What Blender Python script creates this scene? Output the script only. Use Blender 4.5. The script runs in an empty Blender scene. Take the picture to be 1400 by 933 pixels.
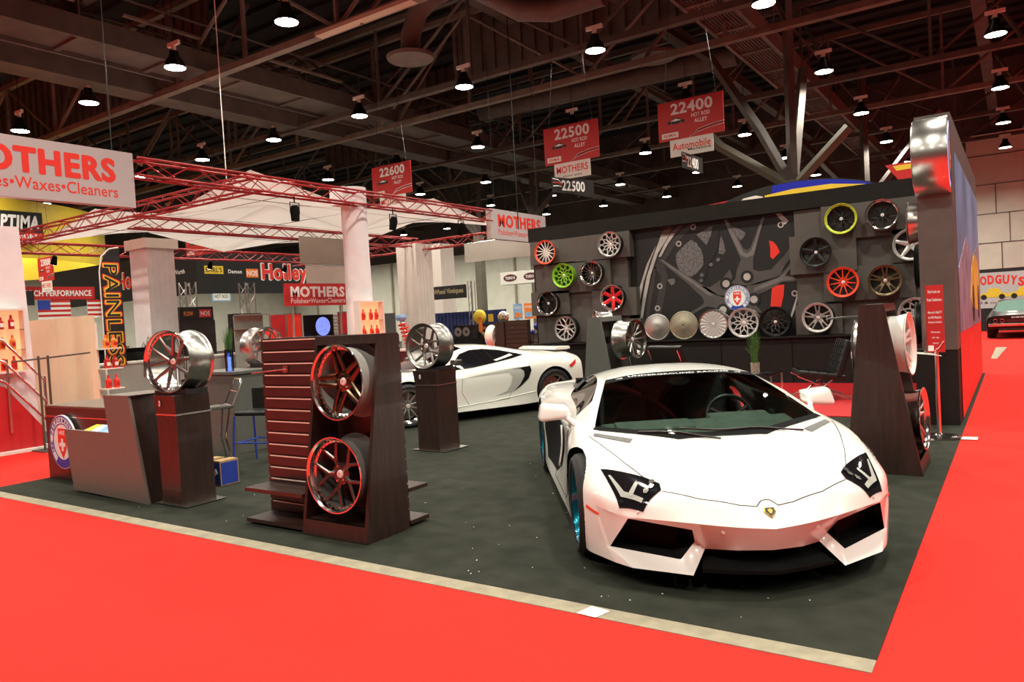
import bpy, bmesh, math, random
from math import pi, sin, cos, radians
from mathutils import Vector, Matrix, Euler
from mathutils.bvhtree import BVHTree
from mathutils.geometry import delaunay_2d_cdt
random.seed(7)
SC = bpy.context.scene
COL = SC.collection

# ------------------------------------------------------------------ materials
MATS = {}
def mat(name, col, rough=.5, metal=0., coat=0., emis=0., noise=0., nscale=20., bump=0., alpha=1., spec=.5, stretch=None):
    if name in MATS: return MATS[name]
    m = bpy.data.materials.new(name); m.use_nodes = True
    nt = m.node_tree; b = nt.nodes['Principled BSDF']
    b.inputs['Base Color'].default_value = (*col, 1)
    b.inputs['Roughness'].default_value = rough
    b.inputs['Metallic'].default_value = metal
    b.inputs['Coat Weight'].default_value = coat
    b.inputs['Coat Roughness'].default_value = .04
    b.inputs['Specular IOR Level'].default_value = spec
    if emis:
        b.inputs['Emission Color'].default_value = (*col, 1); b.inputs['Emission Strength'].default_value = emis
    if noise or bump:
        tc = nt.nodes.new('ShaderNodeTexCoord'); n = nt.nodes.new('ShaderNodeTexNoise')
        n.inputs['Scale'].default_value = nscale; n.inputs['Detail'].default_value = 6
        src = tc.outputs['Object']
        if stretch:
            mp = nt.nodes.new('ShaderNodeMapping'); mp.inputs['Scale'].default_value = stretch
            nt.links.new(src, mp.inputs['Vector']); src = mp.outputs['Vector']
        nt.links.new(src, n.inputs['Vector'])
        if noise:
            mx = nt.nodes.new('ShaderNodeMix'); mx.data_type = 'RGBA'
            mx.inputs['A'].default_value = (*[max(0, c*(1-noise)) for c in col], 1)
            mx.inputs['B'].default_value = (*[min(1, c*(1+noise)) for c in col], 1)
            rp = nt.nodes.new('ShaderNodeMapRange'); rp.inputs['From Min'].default_value = .3; rp.inputs['From Max'].default_value = .7
            nt.links.new(n.outputs['Fac'], rp.inputs['Value']); nt.links.new(rp.outputs['Result'], mx.inputs['Factor'])
            nt.links.new(mx.outputs['Result'], b.inputs['Base Color'])
        if bump:
            bp = nt.nodes.new('ShaderNodeBump'); bp.inputs['Strength'].default_value = bump; bp.inputs['Distance'].default_value = .004
            nt.links.new(n.outputs['Fac'], bp.inputs['Height']); nt.links.new(bp.outputs['Normal'], b.inputs['Normal'])
    MATS[name] = m; return m

def glassmat(name, tint, gloss_col=(1, 1, 1), rough=.02, ior=1.5):
    if name in MATS: return MATS[name]
    m = bpy.data.materials.new(name); m.use_nodes = True; nt = m.node_tree; nt.nodes.clear()
    out = nt.nodes.new('ShaderNodeOutputMaterial'); t = nt.nodes.new('ShaderNodeBsdfTransparent'); g = nt.nodes.new('ShaderNodeBsdfGlossy')
    f = nt.nodes.new('ShaderNodeFresnel'); mx = nt.nodes.new('ShaderNodeMixShader')
    t.inputs['Color'].default_value = (*tint, 1); g.inputs['Roughness'].default_value = rough; g.inputs['Color'].default_value = (*gloss_col, 1)
    f.inputs['IOR'].default_value = ior
    nt.links.new(f.outputs[0], mx.inputs[0]); nt.links.new(t.outputs[0], mx.inputs[1]); nt.links.new(g.outputs[0], mx.inputs[2]); nt.links.new(mx.outputs[0], out.inputs[0])
    MATS[name] = m; return m

RED_CARPET = mat('red_carpet', (.66, .029, .022), .95, noise=.07, nscale=60, bump=.5, spec=.1)
BLK_CARPET = mat('black_carpet', (.030, .032, .024), .95, noise=.22, nscale=5, bump=.5, spec=.1)
GREY_CARPET = mat('grey_carpet', (.06, .055, .05), .95, noise=.1, nscale=8, spec=.1)
CONC = mat('bare_concrete', (.30, .26, .18), .8, noise=.2, nscale=9)
WOOD = mat('espresso_wood', (.030, .0145, .011), .38, noise=.35, nscale=6, stretch=(6, 6, .5), coat=.15)
WOOD_H = mat('espresso_wood_flat', (.034, .016, .012), .36, noise=.3, nscale=8, stretch=(.5, 6, 6), coat=.15)
TAUPE = mat('taupe_laminate', (.155, .125, .105), .45, noise=.08, nscale=30)
GREYLAM = mat('grey_laminate', (.115, .115, .10), .5, noise=.06, nscale=12)
WALLBLK = mat('wall_black', (.013, .011, .009), .75, noise=.15, nscale=6, spec=.2)
WALLBASE = mat('wall_base_black', (.011, .009, .008), .65, noise=.2, nscale=8, spec=.25)
WALLGREY = mat('wall_grey_block', (.085, .072, .062), .6, noise=.08, nscale=4)
PAINT = mat('white_car_paint', (.86, .85, .80), .28, coat=1., noise=.01, nscale=2)
PAINT2 = mat('pearl_car_paint', (.80, .79, .71), .28, coat=1., noise=.01, nscale=2)
BLKPAINT = mat('black_car_paint', (.006, .006, .006), .35, coat=.25, noise=.1, spec=.3)
RUBBER = mat('tyre_rubber', (.012, .012, .012), .75, noise=.2, nscale=30, bump=.2)
BLKPL = mat('black_plastic', (.012, .012, .012), .4, noise=.1)
BLKMATT = mat('black_matt', (.005, .005, .005), .85, noise=.1, spec=.12)
BLKGLOSS = mat('black_gloss', (.008, .008, .010), .06, coat=1., noise=.1)
CHROME = mat('chrome', (.80, .79, .77), .14, 1., noise=.03, nscale=4)
BRUSHED = mat('brushed_aluminium', (.62, .60, .56), .27, 1., noise=.12, nscale=12, stretch=(14, 1, 1))
SILVER = mat('silver_paint', (.52, .50, .47), .28, .85, noise=.05)
GUN = mat('gunmetal', (.13, .12, .11), .26, .9, noise=.1)
GREYMET = mat('grey_metal', (.30, .28, .26), .3, .9, noise=.05)
LSIL = mat('bright_silver', (.66, .63, .60), .32, .45, noise=.04)
MSIL = mat('mid_silver', (.36, .34, .32), .35, .5, noise=.04)
BRONZE = mat('bronze_metal', (.25, .18, .10), .3, .9, noise=.06)
BLKMET = mat('satin_black_metal', (.018, .018, .018), .35, .5, noise=.1)
REDMET = mat('red_wheel_paint', (.72, .012, .016), .3, .3, coat=.6, noise=.05)
ORGMET = mat('orange_wheel_paint', (.90, .07, .02), .35, .1, coat=.5, noise=.05)
GREENMET = mat('lime_wheel_paint', (.23, .52, .02), .35, .2, coat=.5, noise=.05)
YELMET = mat('yellow_lip_paint', (.52, .60, .03), .4, .1, coat=.5, noise=.05)
WHTMET = mat('white_wheel_paint', (.80, .76, .70), .3, 0., coat=.6, noise=.03)
TEALMET = mat('teal_wheel_paint', (.0, .17, .26), .22, .75, coat=.8, noise=.05)
WHITE = mat('white_panel', (.78, .75, .68), .55, noise=.03, nscale=3)
SIGNGREY = mat('pale_sign_face', (.48, .44, .44), .6, noise=.02, nscale=2)
CREAM = mat('cream_panel', (.72, .62, .42), .6, noise=.04, nscale=2)
FABRIC = mat('white_fabric', (.84, .81, .82), .85, noise=.06, nscale=3, bump=.2)
FABRICW = mat('warm_white_fabric', (.70, .60, .54), .9, noise=.05, nscale=2, bump=.2)
CANOPY = mat('canopy_fabric', (.86, .80, .74), .9, noise=.03, nscale=2)
_nt = CANOPY.node_tree; _tr = _nt.nodes.new('ShaderNodeBsdfTranslucent'); _tr.inputs[0].default_value = (1, .95, .92, 1); _ms = _nt.nodes.new('ShaderNodeMixShader'); _ms.inputs[0].default_value = .72
_out = [n for n in _nt.nodes if n.type == 'OUTPUT_MATERIAL'][0]; _nt.links.new(_nt.nodes['Principled BSDF'].outputs[0], _ms.inputs[1]); _nt.links.new(_tr.outputs[0], _ms.inputs[2]); _nt.links.new(_ms.outputs[0], _out.inputs[0])
TRUSSRED = mat('red_truss_paint', (.34, .018, .018), .4, .2, noise=.1)
TRUSSSIL = mat('silver_truss', (.5, .48, .45), .3, .9, noise=.1)
SIGNRED = mat('sign_red', (.52, .018, .018), .5, noise=.04, nscale=2)
DEEPRED = mat('deep_red_wall', (.50, .012, .015), .5, noise=.06, nscale=3)
LETRED = mat('letter_red', (.80, .035, .02), .45, noise=.03)
LETWHITE = mat('letter_white', (.85, .85, .82), .5, noise=.02)
LETBLACK = mat('letter_black', (.012, .012, .012), .5, noise=.05)
ORANGE = mat('orange_print', (.85, .22, .03), .5, noise=.1, nscale=12)
YELLOW = mat('yellow_print', (.80, .58, .04), .5, noise=.05, nscale=4)
BLUE = mat('blue_print', (.02, .05, .35), .5, noise=.1)
SKYBLUE = mat('pale_blue_print', (.25, .45, .7), .5, noise=.2, nscale=9)
NAVY = mat('navy_drape', (.014, .018, .085), .9, noise=.3, nscale=6, stretch=(9, 9, .3))
GREEN = mat('green_leaf', (.06, .16, .03), .6, noise=.4, nscale=30)
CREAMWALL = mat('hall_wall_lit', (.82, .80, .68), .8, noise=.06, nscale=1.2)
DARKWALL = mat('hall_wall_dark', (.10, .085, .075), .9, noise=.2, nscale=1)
STEEL = mat('roof_steel', (.085, .066, .055), .7, noise=.25, nscale=2)
STEEL2 = mat('roof_steel_light', (.15, .115, .09), .6, noise=.25, nscale=2)
DECK = mat('roof_deck', (.016, .014, .014), .9, noise=.3, nscale=2)
DUCT = mat('duct_metal', (.10, .078, .066), .6, noise=.2, nscale=3)
GREEN_COL = mat('column_olive', (.125, .11, .08), .7, noise=.15, nscale=2)
LEATHER = mat('black_leather', (.012, .011, .010), .42, noise=.2, nscale=14, bump=.3)
CARD = mat('cardboard', (.42, .26, .12), .8, noise=.1)
PAPER = mat('paper_white', (.8, .78, .7), .7, noise=.02)
LAMP = mat('lamp_lens', (1., .93, .80), .5, emis=26.)
WARMGLOW = mat('case_backlight', (1., .50, .24), .5, emis=.75)
BLUEGLOW = mat('blue_neon', (.12, .2, 1.), .5, emis=3.)
SCREENBL = mat('screen_blue', (.16, .22, .80), .5, emis=1.2, noise=.5, nscale=9)
SIGNLIT = mat('lit_sign_face', (.42, .55, .85), .5, emis=1.4)
TAIL = mat('tail_lamp_red', (.6, .01, .01), .3, coat=1., noise=.05)

# ------------------------------------------------------------------ mesh builder
class B:
    def __init__(s): s.v = []; s.f = []; s.m = []
    def add(s, vs, fs, mi=0):
        o = len(s.v); s.v += [tuple(v) for v in vs]; s.f += [tuple(i+o for i in f) for f in fs]; s.m += [mi]*len(fs)
        return s
    def box(s, x0, y0, z0, x1, y1, z1, mi=0, M=None):
        vs = [Vector(p) for p in ((x0,y0,z0),(x1,y0,z0),(x1,y1,z0),(x0,y1,z0),(x0,y0,z1),(x1,y0,z1),(x1,y1,z1),(x0,y1,z1))]
        if M is not None: vs = [M @ v for v in vs]
        return s.add(vs, [(0,3,2,1),(4,5,6,7),(0,1,5,4),(1,2,6,5),(2,3,7,6),(3,0,4,7)], mi)
    def prism(s, poly, d, mi=0):
        d = Vector(d); n = len(poly); p = [Vector(q) for q in poly]
        s.add(p + [q+d for q in p], [tuple(range(n))[::-1], tuple(range(n, 2*n))] + [(i, (i+1) % n, n+(i+1) % n, n+i) for i in range(n)], mi)
        return s
    def tube(s, pts, r, n=8, mi=0, cap=True, closed=False):
        pts = [Vector(p) for p in pts]; rs = r if isinstance(r, (list, tuple)) else [r]*len(pts)
        rings = []; up = None; N = len(pts)
        for i, p in enumerate(pts):
            a = pts[(i-1) % N] if closed or i > 0 else p; b = pts[(i+1) % N] if closed or i < N-1 else p
            t = (b-a).normalized()
            if up is None: up = Vector((0,0,1)) if abs(t.z) < .9 else Vector((1,0,0))
            x = t.cross(up)
            if x.length < 1e-4: x = t.orthogonal()
            x.normalize(); y = x.cross(t).normalized(); up = y
            rings.append([p + (x*cos(2*pi*k/n) + y*sin(2*pi*k/n))*rs[i] for k in range(n)])
        vs = [v for r_ in rings for v in r_]; fs = []
        for i in range(N if closed else N-1):
            j = (i+1) % N
            for k in range(n): fs.append((i*n+k, i*n+(k+1) % n, j*n+(k+1) % n, j*n+k))
        if cap and not closed: fs += [tuple(range(n))[::-1], tuple((N-1)*n+k for k in range(n))]
        return s.add(vs, fs, mi)
    def cyl(s, p, q, r0, r1=None, n=20, mi=0): return s.tube([p, q], [r0, r0 if r1 is None else r1], n, mi)
    def lathe(s, prof, n=32, M=None, mi=0, closed=False, mfun=None, ang=2*pi, a0=0):
        # prof: (axial, radius) about local X
        full = abs(ang-2*pi) < 1e-6; k = n if full else n+1
        vs = []
        for i in range(k):
            t = a0+ang*i/n
            for a, r in prof:
                v = Vector((a, r*cos(t), r*sin(t))); vs.append(M @ v if M is not None else v)
        P = len(prof); o = len(s.v); s.v += [tuple(v) for v in vs]
        for i in range(n):
            j = (i+1) % k
            for q in range(P if closed else P-1):
                w = (q+1) % P
                s.f.append((o+i*P+q, o+j*P+q, o+j*P+w, o+i*P+w)); s.m.append(mfun(q) if mfun else mi)
        return s
    def build(s, name, mats, parent=None, smooth=False, angle=35, bevel=0, loc=None, rot=None, sub=0):
        me = bpy.data.meshes.new(name); me.from_pydata(s.v, [], s.f)
        if not isinstance(mats, (list, tuple)): mats = [mats]
        for m in mats: me.materials.append(m)
        me.polygons.foreach_set('material_index', s.m)
        bm = bmesh.new(); bm.from_mesh(me); bmesh.ops.recalc_face_normals(bm, faces=bm.faces); bm.to_mesh(me); bm.free()
        if smooth:
            me.polygons.foreach_set('use_smooth', [True]*len(me.polygons)); me.set_sharp_from_angle(angle=radians(angle))
        o = bpy.data.objects.new(name, me); COL.objects.link(o)
        if parent is not None: o.parent = parent
        if loc: o.location = loc
        if rot: o.rotation_euler = rot
        if bevel:
            md = o.modifiers.new('bevel', 'BEVEL'); md.width = bevel; md.segments = 2; md.limit_method = 'ANGLE'
        if sub:
            md = o.modifiers.new('sub', 'SUBSURF'); md.levels = md.render_levels = sub
        return o

def tag(o, label, cat, group=None, kind=None):
    if label: o['label'] = label
    if cat: o['category'] = cat
    if group: o['group'] = group
    if kind: o['kind'] = kind
    return o
def struct(o): o['kind'] = 'structure'; return o
def thing(name, label, cat, loc=(0,0,0), rz=0, group=None):
    o = bpy.data.objects.new(name, None); o.empty_display_size = .1; COL.objects.link(o)
    o.location = loc; o.rotation_euler = (0, 0, rz); return tag(o, label, cat, group)

def face_matrix(origin, facing):
    f = Vector(facing).normalized(); up = Vector((0,0,1)); r = (-f).cross(up).normalized(); u = r.cross(-f).normalized()
    return Matrix.Translation(origin) @ Matrix((r, u, f)).transposed().to_4x4()

def text_mesh(s, w, h, bold=0., depth=.004, italic=0., align='C'):
    c = bpy.data.curves.new('lettering', 'FONT'); c.body = s; c.size = 1; c.extrude = 0; c.offset = min(bold, .026); c.resolution_u = 3
    c.space_character = 1. + bold*2.2
    o = bpy.data.objects.new('tmp', c); COL.objects.link(o); bpy.context.view_layer.update()
    me = bpy.data.meshes.new_from_object(o.evaluated_get(bpy.context.evaluated_depsgraph_get()))
    bpy.data.objects.remove(o); bpy.data.curves.remove(c)
    xs = [v.co.x for v in me.vertices]; ys = [v.co.y for v in me.vertices]
    x0, x1, y0, y1 = min(xs), max(xs), min(ys), max(ys)
    if w is None: w = (x1-x0)/(y1-y0)*h
    if bold > .026:                       # heavier strokes: the same glyphs again, a little to each side
        e = bold-.026; V0 = [v.co.copy() for v in me.vertices]; F0 = [tuple(p.vertices) for p in me.polygons]; vs = []; fs = []
        for k, (dx, dy) in enumerate(((0, 0), (-e, 0), (e, 0), (0, e*.6), (0, -e*.6))):
            n = len(vs); vs += [(v.x+dx, v.y+dy, k*.0003) for v in V0]; fs += [tuple(i+n for i in f) for f in F0]
        bpy.data.meshes.remove(me); me = bpy.data.meshes.new('lettering'); me.from_pydata(vs, [], fs)
        x0 -= e; x1 += e; y0 -= e*.6; y1 += e*.6
    for v in me.vertices:
        x = (v.co.x-x0)/(x1-x0)*w; y = (v.co.y-y0)/(y1-y0)*h
        if align == 'C': x -= w/2
        v.co = (x+italic*(y-h/2), y-h/2, depth+v.co.z)
    return me
def text(s, w, h, m, parent, M, bold=0., depth=.004, italic=0., name='lettering', align='C'):
    me = text_mesh(s, w, h, bold, depth, italic, align); me.name = name; me.materials.clear(); me.materials.append(m); me.transform(M)
    for p in me.polygons: p.material_index = 0
    o = bpy.data.objects.new(name, me); COL.objects.link(o)
    if parent is not None: o.parent = parent
    return o
def flat(poly2, M, m, parent, name, depth=.002, th=.003):
    b = B(); P = [M @ Vector((x, y, depth)) for x, y in poly2]; n = (M.to_3x3() @ Vector((0,0,1)))*th
    b.prism(P, n); return b.build(name, m, parent)
def circle2(cx, cy, r, n=32, ry=None): return [(cx+r*cos(2*pi*i/n), cy+(ry or r)*sin(2*pi*i/n)) for i in range(n)]
def ring2(b, M, cx, cy, r0, r1, depth, n=48, a0=0, a1=2*pi, mi=0, th=.003):
    vs = []
    for i in range(n+1):
        t = a0+(a1-a0)*i/n
        for r in (r0, r1):
            for d in (depth, depth+th): vs.append(M @ Vector((cx+r*cos(t), cy+r*sin(t), d)))
    fs = []
    for i in range(n):
        k = 4*i
        fs += [(k+1, k+3, k+7, k+5), (k, k+4, k+6, k+2), (k+2, k+6, k+7, k+3), (k, k+1, k+5, k+4)]
    b.add(vs, fs, mi)

def wheel_logo(M, r, parent, th=.01):
    """round emblem: white disc, blue ring with circling letters, red shield with a cross"""
    b = B(); P = [M @ Vector((x, y, 0)) for x, y in circle2(0, 0, r, 48)]; b.prism(P, (M.to_3x3() @ Vector((0,0,1)))*th)
    o = b.build('emblem', LETWHITE, parent)
    b = B(); ring2(b, M, 0, 0, r*.93, r*.97, th+.001); ring2(b, M, 0, 0, r*.66, r*.69, th+.001)
    ring2(b, M, 0, 0, r*.69, r*.93, th+.001, a0=radians(235), a1=radians(305)); b.build('emblem_ring', BLUE, parent)
    s = 'PERFORMANCE'
    for word, mid, span, flip in (('PERFORMANCE', 90, 150, 0), ('HRE', 195, 30, 0), ('WHEELS', -10, 60, 0)):
        for i, ch in enumerate(word):
            a = radians(mid + span/2 - span*(i+.5)/len(word))
            T = M @ Matrix.Translation((r*.81*cos(a), r*.81*sin(a), 0)) @ Matrix.Rotation(a-pi/2, 4, 'Z')
            text(ch, r*.13, r*.17, BLUE, parent, T, .02, th+.002, name='emblem_letter')
    sh = [(-.30,.50),(.30,.50),(.32,.0),(.26,-.25),(0,-.62),(-.26,-.25),(-.32,.0)]
    flat([(x*r, y*r) for x, y in sh], M, LETRED, parent, 'emblem_shield', th, .003)
    cr = [(-.07,.12),(.07,.12),(.07,-.03),(.22,-.03),(.22,-.17),(.07,-.17),(.07,-.34),(-.07,-.34),(-.07,-.17),(-.22,-.17),(-.22,-.03),(-.07,-.03)]
    flat([(x*r, y*r) for x, y in cr], M, LETWHITE, parent, 'emblem_cross', th+.003, .002)
    text('HRE', r*.42, r*.16, LETWHITE, parent, M @ Matrix.Translation((0, r*.34, 0)), .02, th+.004, name='emblem_letter')

# ------------------------------------------------------------------ camera
F = 1019.893
cam = bpy.data.cameras.new('camera'); cam.sensor_width = 36; cam.lens = F/1400*36; cam.clip_end = 300
cam_o = bpy.data.objects.new('camera', cam); COL.objects.link(cam_o); SC.camera = cam_o
Rc = [(0.82662076, -0.02838065, -0.56204329), (0.559964, -0.05794128, 0.82648843), (-0.05602178, -0.9979165, -0.03200333)]
Mx = Matrix([(r[0], -r[1], -r[2]) for r in Rc]).to_4x4(); Mx.translation = (0.560, -3.407, 1.605); cam_o.matrix_world = Mx
# ------------------------------------------------------------------ wheels
def spoke_bar(b, ab, p0, p1, w0, w1, th=.03, seg=4):
    p0 = Vector(p0); p1 = Vector(p1); d = p1-p0; nrm = Vector((-d.y, d.x)).normalized(); rings = []
    for i in range(seg+1):
        t = i/seg; c = p0+d*t; w = (w0+(w1-w0)*t)/2; a = ab(c.length)
        rings.append([Vector((a-.008, *(c-nrm*w))), Vector((a, *(c-nrm*w*.45))), Vector((a, *(c+nrm*w*.45))), Vector((a-.008, *(c+nrm*w))), Vector((a-th, *(c+nrm*w*.7))), Vector((a-th, *(c-nrm*w*.7)))])
    vs = [v for r in rings for v in r]; fs = [tuple(range(6))[::-1], tuple(seg*6+k for k in range(6))]
    for i in range(seg):
        for k in range(6): fs.append((i*6+k, i*6+(k+1) % 6, (i+1)*6+(k+1) % 6, (i+1)*6+k))
    b.add(vs, fs)
def pol(r, t): return (r*cos(t), r*sin(t))
def spokes_mesh(style, R, lip, conc, ph=0.):
    ro = R-.032; b = B(); ab = lambda r: -lip-conc*max(0, 1-r/ro)**1.3
    kind, n = style
    for k in range(n):
        t = 2*pi*k/n + pi/2 + ph; h = pi/n
        if kind == 'multi': spoke_bar(b, ab, pol(.05, t), pol(ro, t), .030, .016)
        elif kind == 'five': spoke_bar(b, ab, pol(.05, t), pol(ro, t), .085, .050)
        elif kind == 'taper': spoke_bar(b, ab, pol(.05, t), pol(ro, t), .075, .085)
        elif kind == 'split':
            for s in (-1, 1): spoke_bar(b, ab, pol(.055, t+s*.30), pol(ro, t+s*.17), .034, .026)
            spoke_bar(b, ab, pol(.05, t), pol(R*.45, t), .05, .03, .04)
        elif kind == 'star':
            for s in (-1, 1): spoke_bar(b, ab, pol(.085, t+s*.50), pol(ro, t+s*.085), .046, .032)
        elif kind == 'fork':
            spoke_bar(b, ab, pol(.05, t), pol(R*.40, t), .056, .044)
            for s in (-1, 1): spoke_bar(b, ab, pol(R*.37, t), pol(ro, t+s*h*.55), .036, .026)
        elif kind == 'vee':
            for s in (-1, 1): spoke_bar(b, ab, pol(.06, t), pol(ro, t+s*h*.55), .036, .024)
        elif kind == 'wye':
            spoke_bar(b, ab, pol(.05, t), pol(R*.48, t), .042, .034)
            for s in (-1, 1): spoke_bar(b, ab, pol(R*.46, t), pol(ro, t+s*h*.62), .030, .022)
        elif kind == 'mesh':
            spoke_bar(b, ab, pol(.05, t), pol(R*.45, t), .030, .026)
            for s in (-1, 1):
                spoke_bar(b, ab, pol(R*.44, t), pol(R*.72, t+s*h), .024, .020)
                spoke_bar(b, ab, pol(R*.72, t+s*h), pol(ro, t+s*h*.55), .020, .018)
    a = ab(.0)
    b.lathe([(a+.004, .001), (a+.006, .05), (a-.002, .085), (a-.04, .09), (a-.04, .001)], 30)
    return b, a
def wheel(name, R=.29, w=.25, style=('multi', 10), lip_m=CHROME, spoke_m=SILVER, barrel_m=BRUSHED, lip=.03, conc=.05, ph=0., bolts=False, face_m=None):
    """rim mesh with its children; local +X is the outward face, the origin is the centre of the face plane"""
    L = max(lip, .014)
    P = [(0,R),(-.006,R),(-.02,R-.014),(-.09,R-.03),(-w+.05,R-.03),(-w+.02,R-.016),(-w+.006,R),(-w,R),(-w,R-.012),(-w+.03,R-.034),(-L-.03,R-.045),(-L-.008,R-.045),(-L,R-.030),(-.012,R-.020),(0,R-.008)]
    b = B(); b.lathe(P, 56, closed=True, mfun=lambda q: 1 if q in (0, 1, 11, 12, 13, 14) else 0)
    if bolts:
        for k in range(36):
            p = pol(R-.036, 2*pi*k/36); b.cyl((-L-.006, *p), (-L+.006, *p), .005, .005, 6, 1)
    rim = b.build(name, [barrel_m, lip_m], smooth=True, angle=28)
    sb, a = spokes_mesh(style, R, L, conc, ph)
    sb.build('spokes', spoke_m, rim, smooth=True, angle=25)
    b = B(); b.lathe([(a+.018, .001), (a+.017, .024), (a+.004, .032), (a, .001)], 20)
    for k in range(5):
        p = pol(.058, 2*pi*k/5+.3); b.cyl((a+.002, *p), (a+.02, *p), .0085, .007, 6, 1)
    cc = b.build('center_cap', [LETWHITE, CHROME], rim, smooth=True)
    b = B(); b.lathe([(a+.0195, .007), (a+.0195, .012)], 14); b.build('emblem', LETRED, cc)
    return rim
def place(o, loc, n, roll=0.):
    """aim local +X along n, local Z up"""
    x = Vector(n).normalized(); z = Vector((0,0,1)); y = z.cross(x).normalized(); z = x.cross(y)
    M = Matrix((x, y, z)).transposed().to_4x4() @ Matrix.Rotation(roll, 4, 'X'); M.translation = loc
    o.matrix_world = M; return o
def blank(name, R, m, cone=.05):
    b = B(); b.lathe([(0, R), (-.02, R), (-.05, R*.8), (-.10, .08), (-.10, .001)], 48)
    b.lathe([(0, R), (.004, R-.012), (-.004, R-.02), (cone*.35, R*.4), (cone, .03), (cone-.004, .018), (cone-.03, .014), (cone-.03, .001)], 48)
    return b.build(name, m, smooth=True, angle=40)

# ------------------------------------------------------------------ floor, hall shell
struct(B().box(-75, -14, -.2, 30, 60, 0).build('floor', RED_CARPET))
struct(B().box(-75, 1.94, 0, -12.12, 60, .010).build('trim_1', GREY_CARPET))
struct(B().box(-12.12, 14.6, 0, -.9, 60, .009).build('trim_2', GREY_CARPET))
b = B(); b.box(-9.04, .13, 0, 0, 13.72, .006); c = tag(b.build('booth_carpet', BLK_CARPET), 'black carpet covering the wheel booth floor, bordered by red aisles', 'carpet')
b = B(); b.box(-9.25, 0., 0, .0, .13, .004); tag(b.build('bare_floor_strip', CONC), 'narrow strip of bare tan concrete between red aisle and black carpet', 'floor strip')
b = B(); b.add([(-1.44,.0,.006),(-1.32,-.01,.006),(-1.29,.10,.006),(-1.41,.12,.006)], [(0,1,2,3)]); tag(b.build('tape_patch', PAPER), 'white paper tag stuck on the bare strip in front of the white supercar', 'tape')
b = B(); b.add([(-.03,5.93,.011),(.16,5.95,.011),(.16,6.12,.011),(-.02,6.1,.011)], [(0,1,2,3)]); tag(b.build('tape_patch', PAPER), 'white tape tag on the red aisle beside the sign stand base', 'tape')
b = B()
rr = random.Random(3)
for i in range(46):
    x, y = rr.uniform(-3.2, -.3), rr.uniform(.2, 1.3)
    if i > 24: x, y = rr.uniform(-6.5, -.1), rr.uniform(.15, 3.5)
    s = rr.uniform(.003, .008); a = rr.uniform(0, 3)
    b.add([(x+s*cos(a+q*2.1), y+s*sin(a+q*2.1), .012) for q in range(3)] + [(x, y, .016)], [(0,1,2),(0,1,3),(1,2,3),(2,0,3)])
tag(b.build('carpet_litter', PAPER), 'tiny white scraps of litter scattered on the black carpet', 'litter', kind='stuff')
# lounge rug
b = B(); b.box(-4.6, 7.35, .008, -.46, 11.9, .02); tag(b.build('lounge_rug', DEEPRED), 'red rug in the lounge corner below the wall of wheels', 'rug')
# far walls
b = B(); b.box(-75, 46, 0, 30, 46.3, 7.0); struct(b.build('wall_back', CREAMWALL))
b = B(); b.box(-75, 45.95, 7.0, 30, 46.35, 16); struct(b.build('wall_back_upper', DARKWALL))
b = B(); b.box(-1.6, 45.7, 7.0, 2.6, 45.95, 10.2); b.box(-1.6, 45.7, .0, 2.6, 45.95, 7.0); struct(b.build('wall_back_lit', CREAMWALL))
b = B()
for z in (2.6, 4.2, 5.8, 7.4, 9.0): b.box(-1.6, 45.66, z, 2.5, 45.7, z+.03)
for x, z in ((-.3, 5.8), (.3, 4.2), (-.1, 2.6)): b.box(x, 45.66, z, x+.04, 45.7, z+1.6)
struct(b.build('trim_3', STEEL))
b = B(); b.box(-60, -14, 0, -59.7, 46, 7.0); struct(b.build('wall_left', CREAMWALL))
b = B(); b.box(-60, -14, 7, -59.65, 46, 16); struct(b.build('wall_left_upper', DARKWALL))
b = B()
for i in range(22): b.box(-72+i*3.3, 45.82, 0, -71.85+i*3.3, 45.95, 7.0)
struct(b.build('trim_4', mat('wall_pilaster', (.42,.36,.28), .8, noise=.1)))
# ladder against the far wall
t = thing('wall_ladder', 'steel ladder leaning on the concrete wall at the far end of the right aisle', 'ladder', (1.55, 45.4, 6.))
for s in (-1, 1): B().tube([(s*.42, 0, -5.9), (s*.26, .2, 1.4)], .05, 6).build('side_rail', STEEL, t)
for i in range(9):
    f = i/9; B().tube([(-.42+.16*f, .2*f, -2.2+3.6*f), (.42-.16*f, .2*f, -2.2+3.6*f)], .03, 6).build('rung', STEEL, t)

# ------------------------------------------------------------------ ceiling
struct(B().box(-75, -14, 14.2, 30, 60, 14.4).build('ceiling', DECK))
b = B()
for i in range(46): b.box(-75, -13+i*1.25, 14.02, 30, -12.82+i*1.25, 14.2)
struct(b.build('ceiling_ribs', DECK))
def beam(name, x0, y0, z0, x1, y1, z1, m=STEEL): return struct(B().box(x0, y0, z0, x1, y1, z1).build(name, m))
# box catwalks and girders that run along the hall
def catwalk(x0, x1, z, y0=-8, y1=46, panel=STEEL):
    b = B(); b.box(x0, y0, z, x1, y1, z+.05)
    for x in (x0, x1): b.box(x-.05, y0, z-.12, x+.05, y1, z+.42)
    y = y0
    while y < y1: b.box(x0, y, z-.08, x1, y+.14, z+.01); y += 2.4
    struct(b.build('ceiling_catwalk', panel))
    b = B()
    for x in (x0, x1):
        b.tube([(x, y0, z+1.2), (x, y1, z+1.2)], .04, 6)
        y = y0
        while y < y1: b.tube([(x, y, z+.4), (x, y, z+1.2)], .03, 5); y += 2.4
    struct(b.build('ceiling_rail', STEEL))
catwalk(-20.1, -18.6, 9.3); catwalk(-6.55, -5.45, 9.6, panel=STEEL2)
b = B()
for i in range(12): b.box(-6.55+.095*i, -8, 9.56, -6.51+.095*i, 46, 9.6)
struct(b.build('ceiling_deck_ribs', STEEL))
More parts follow.
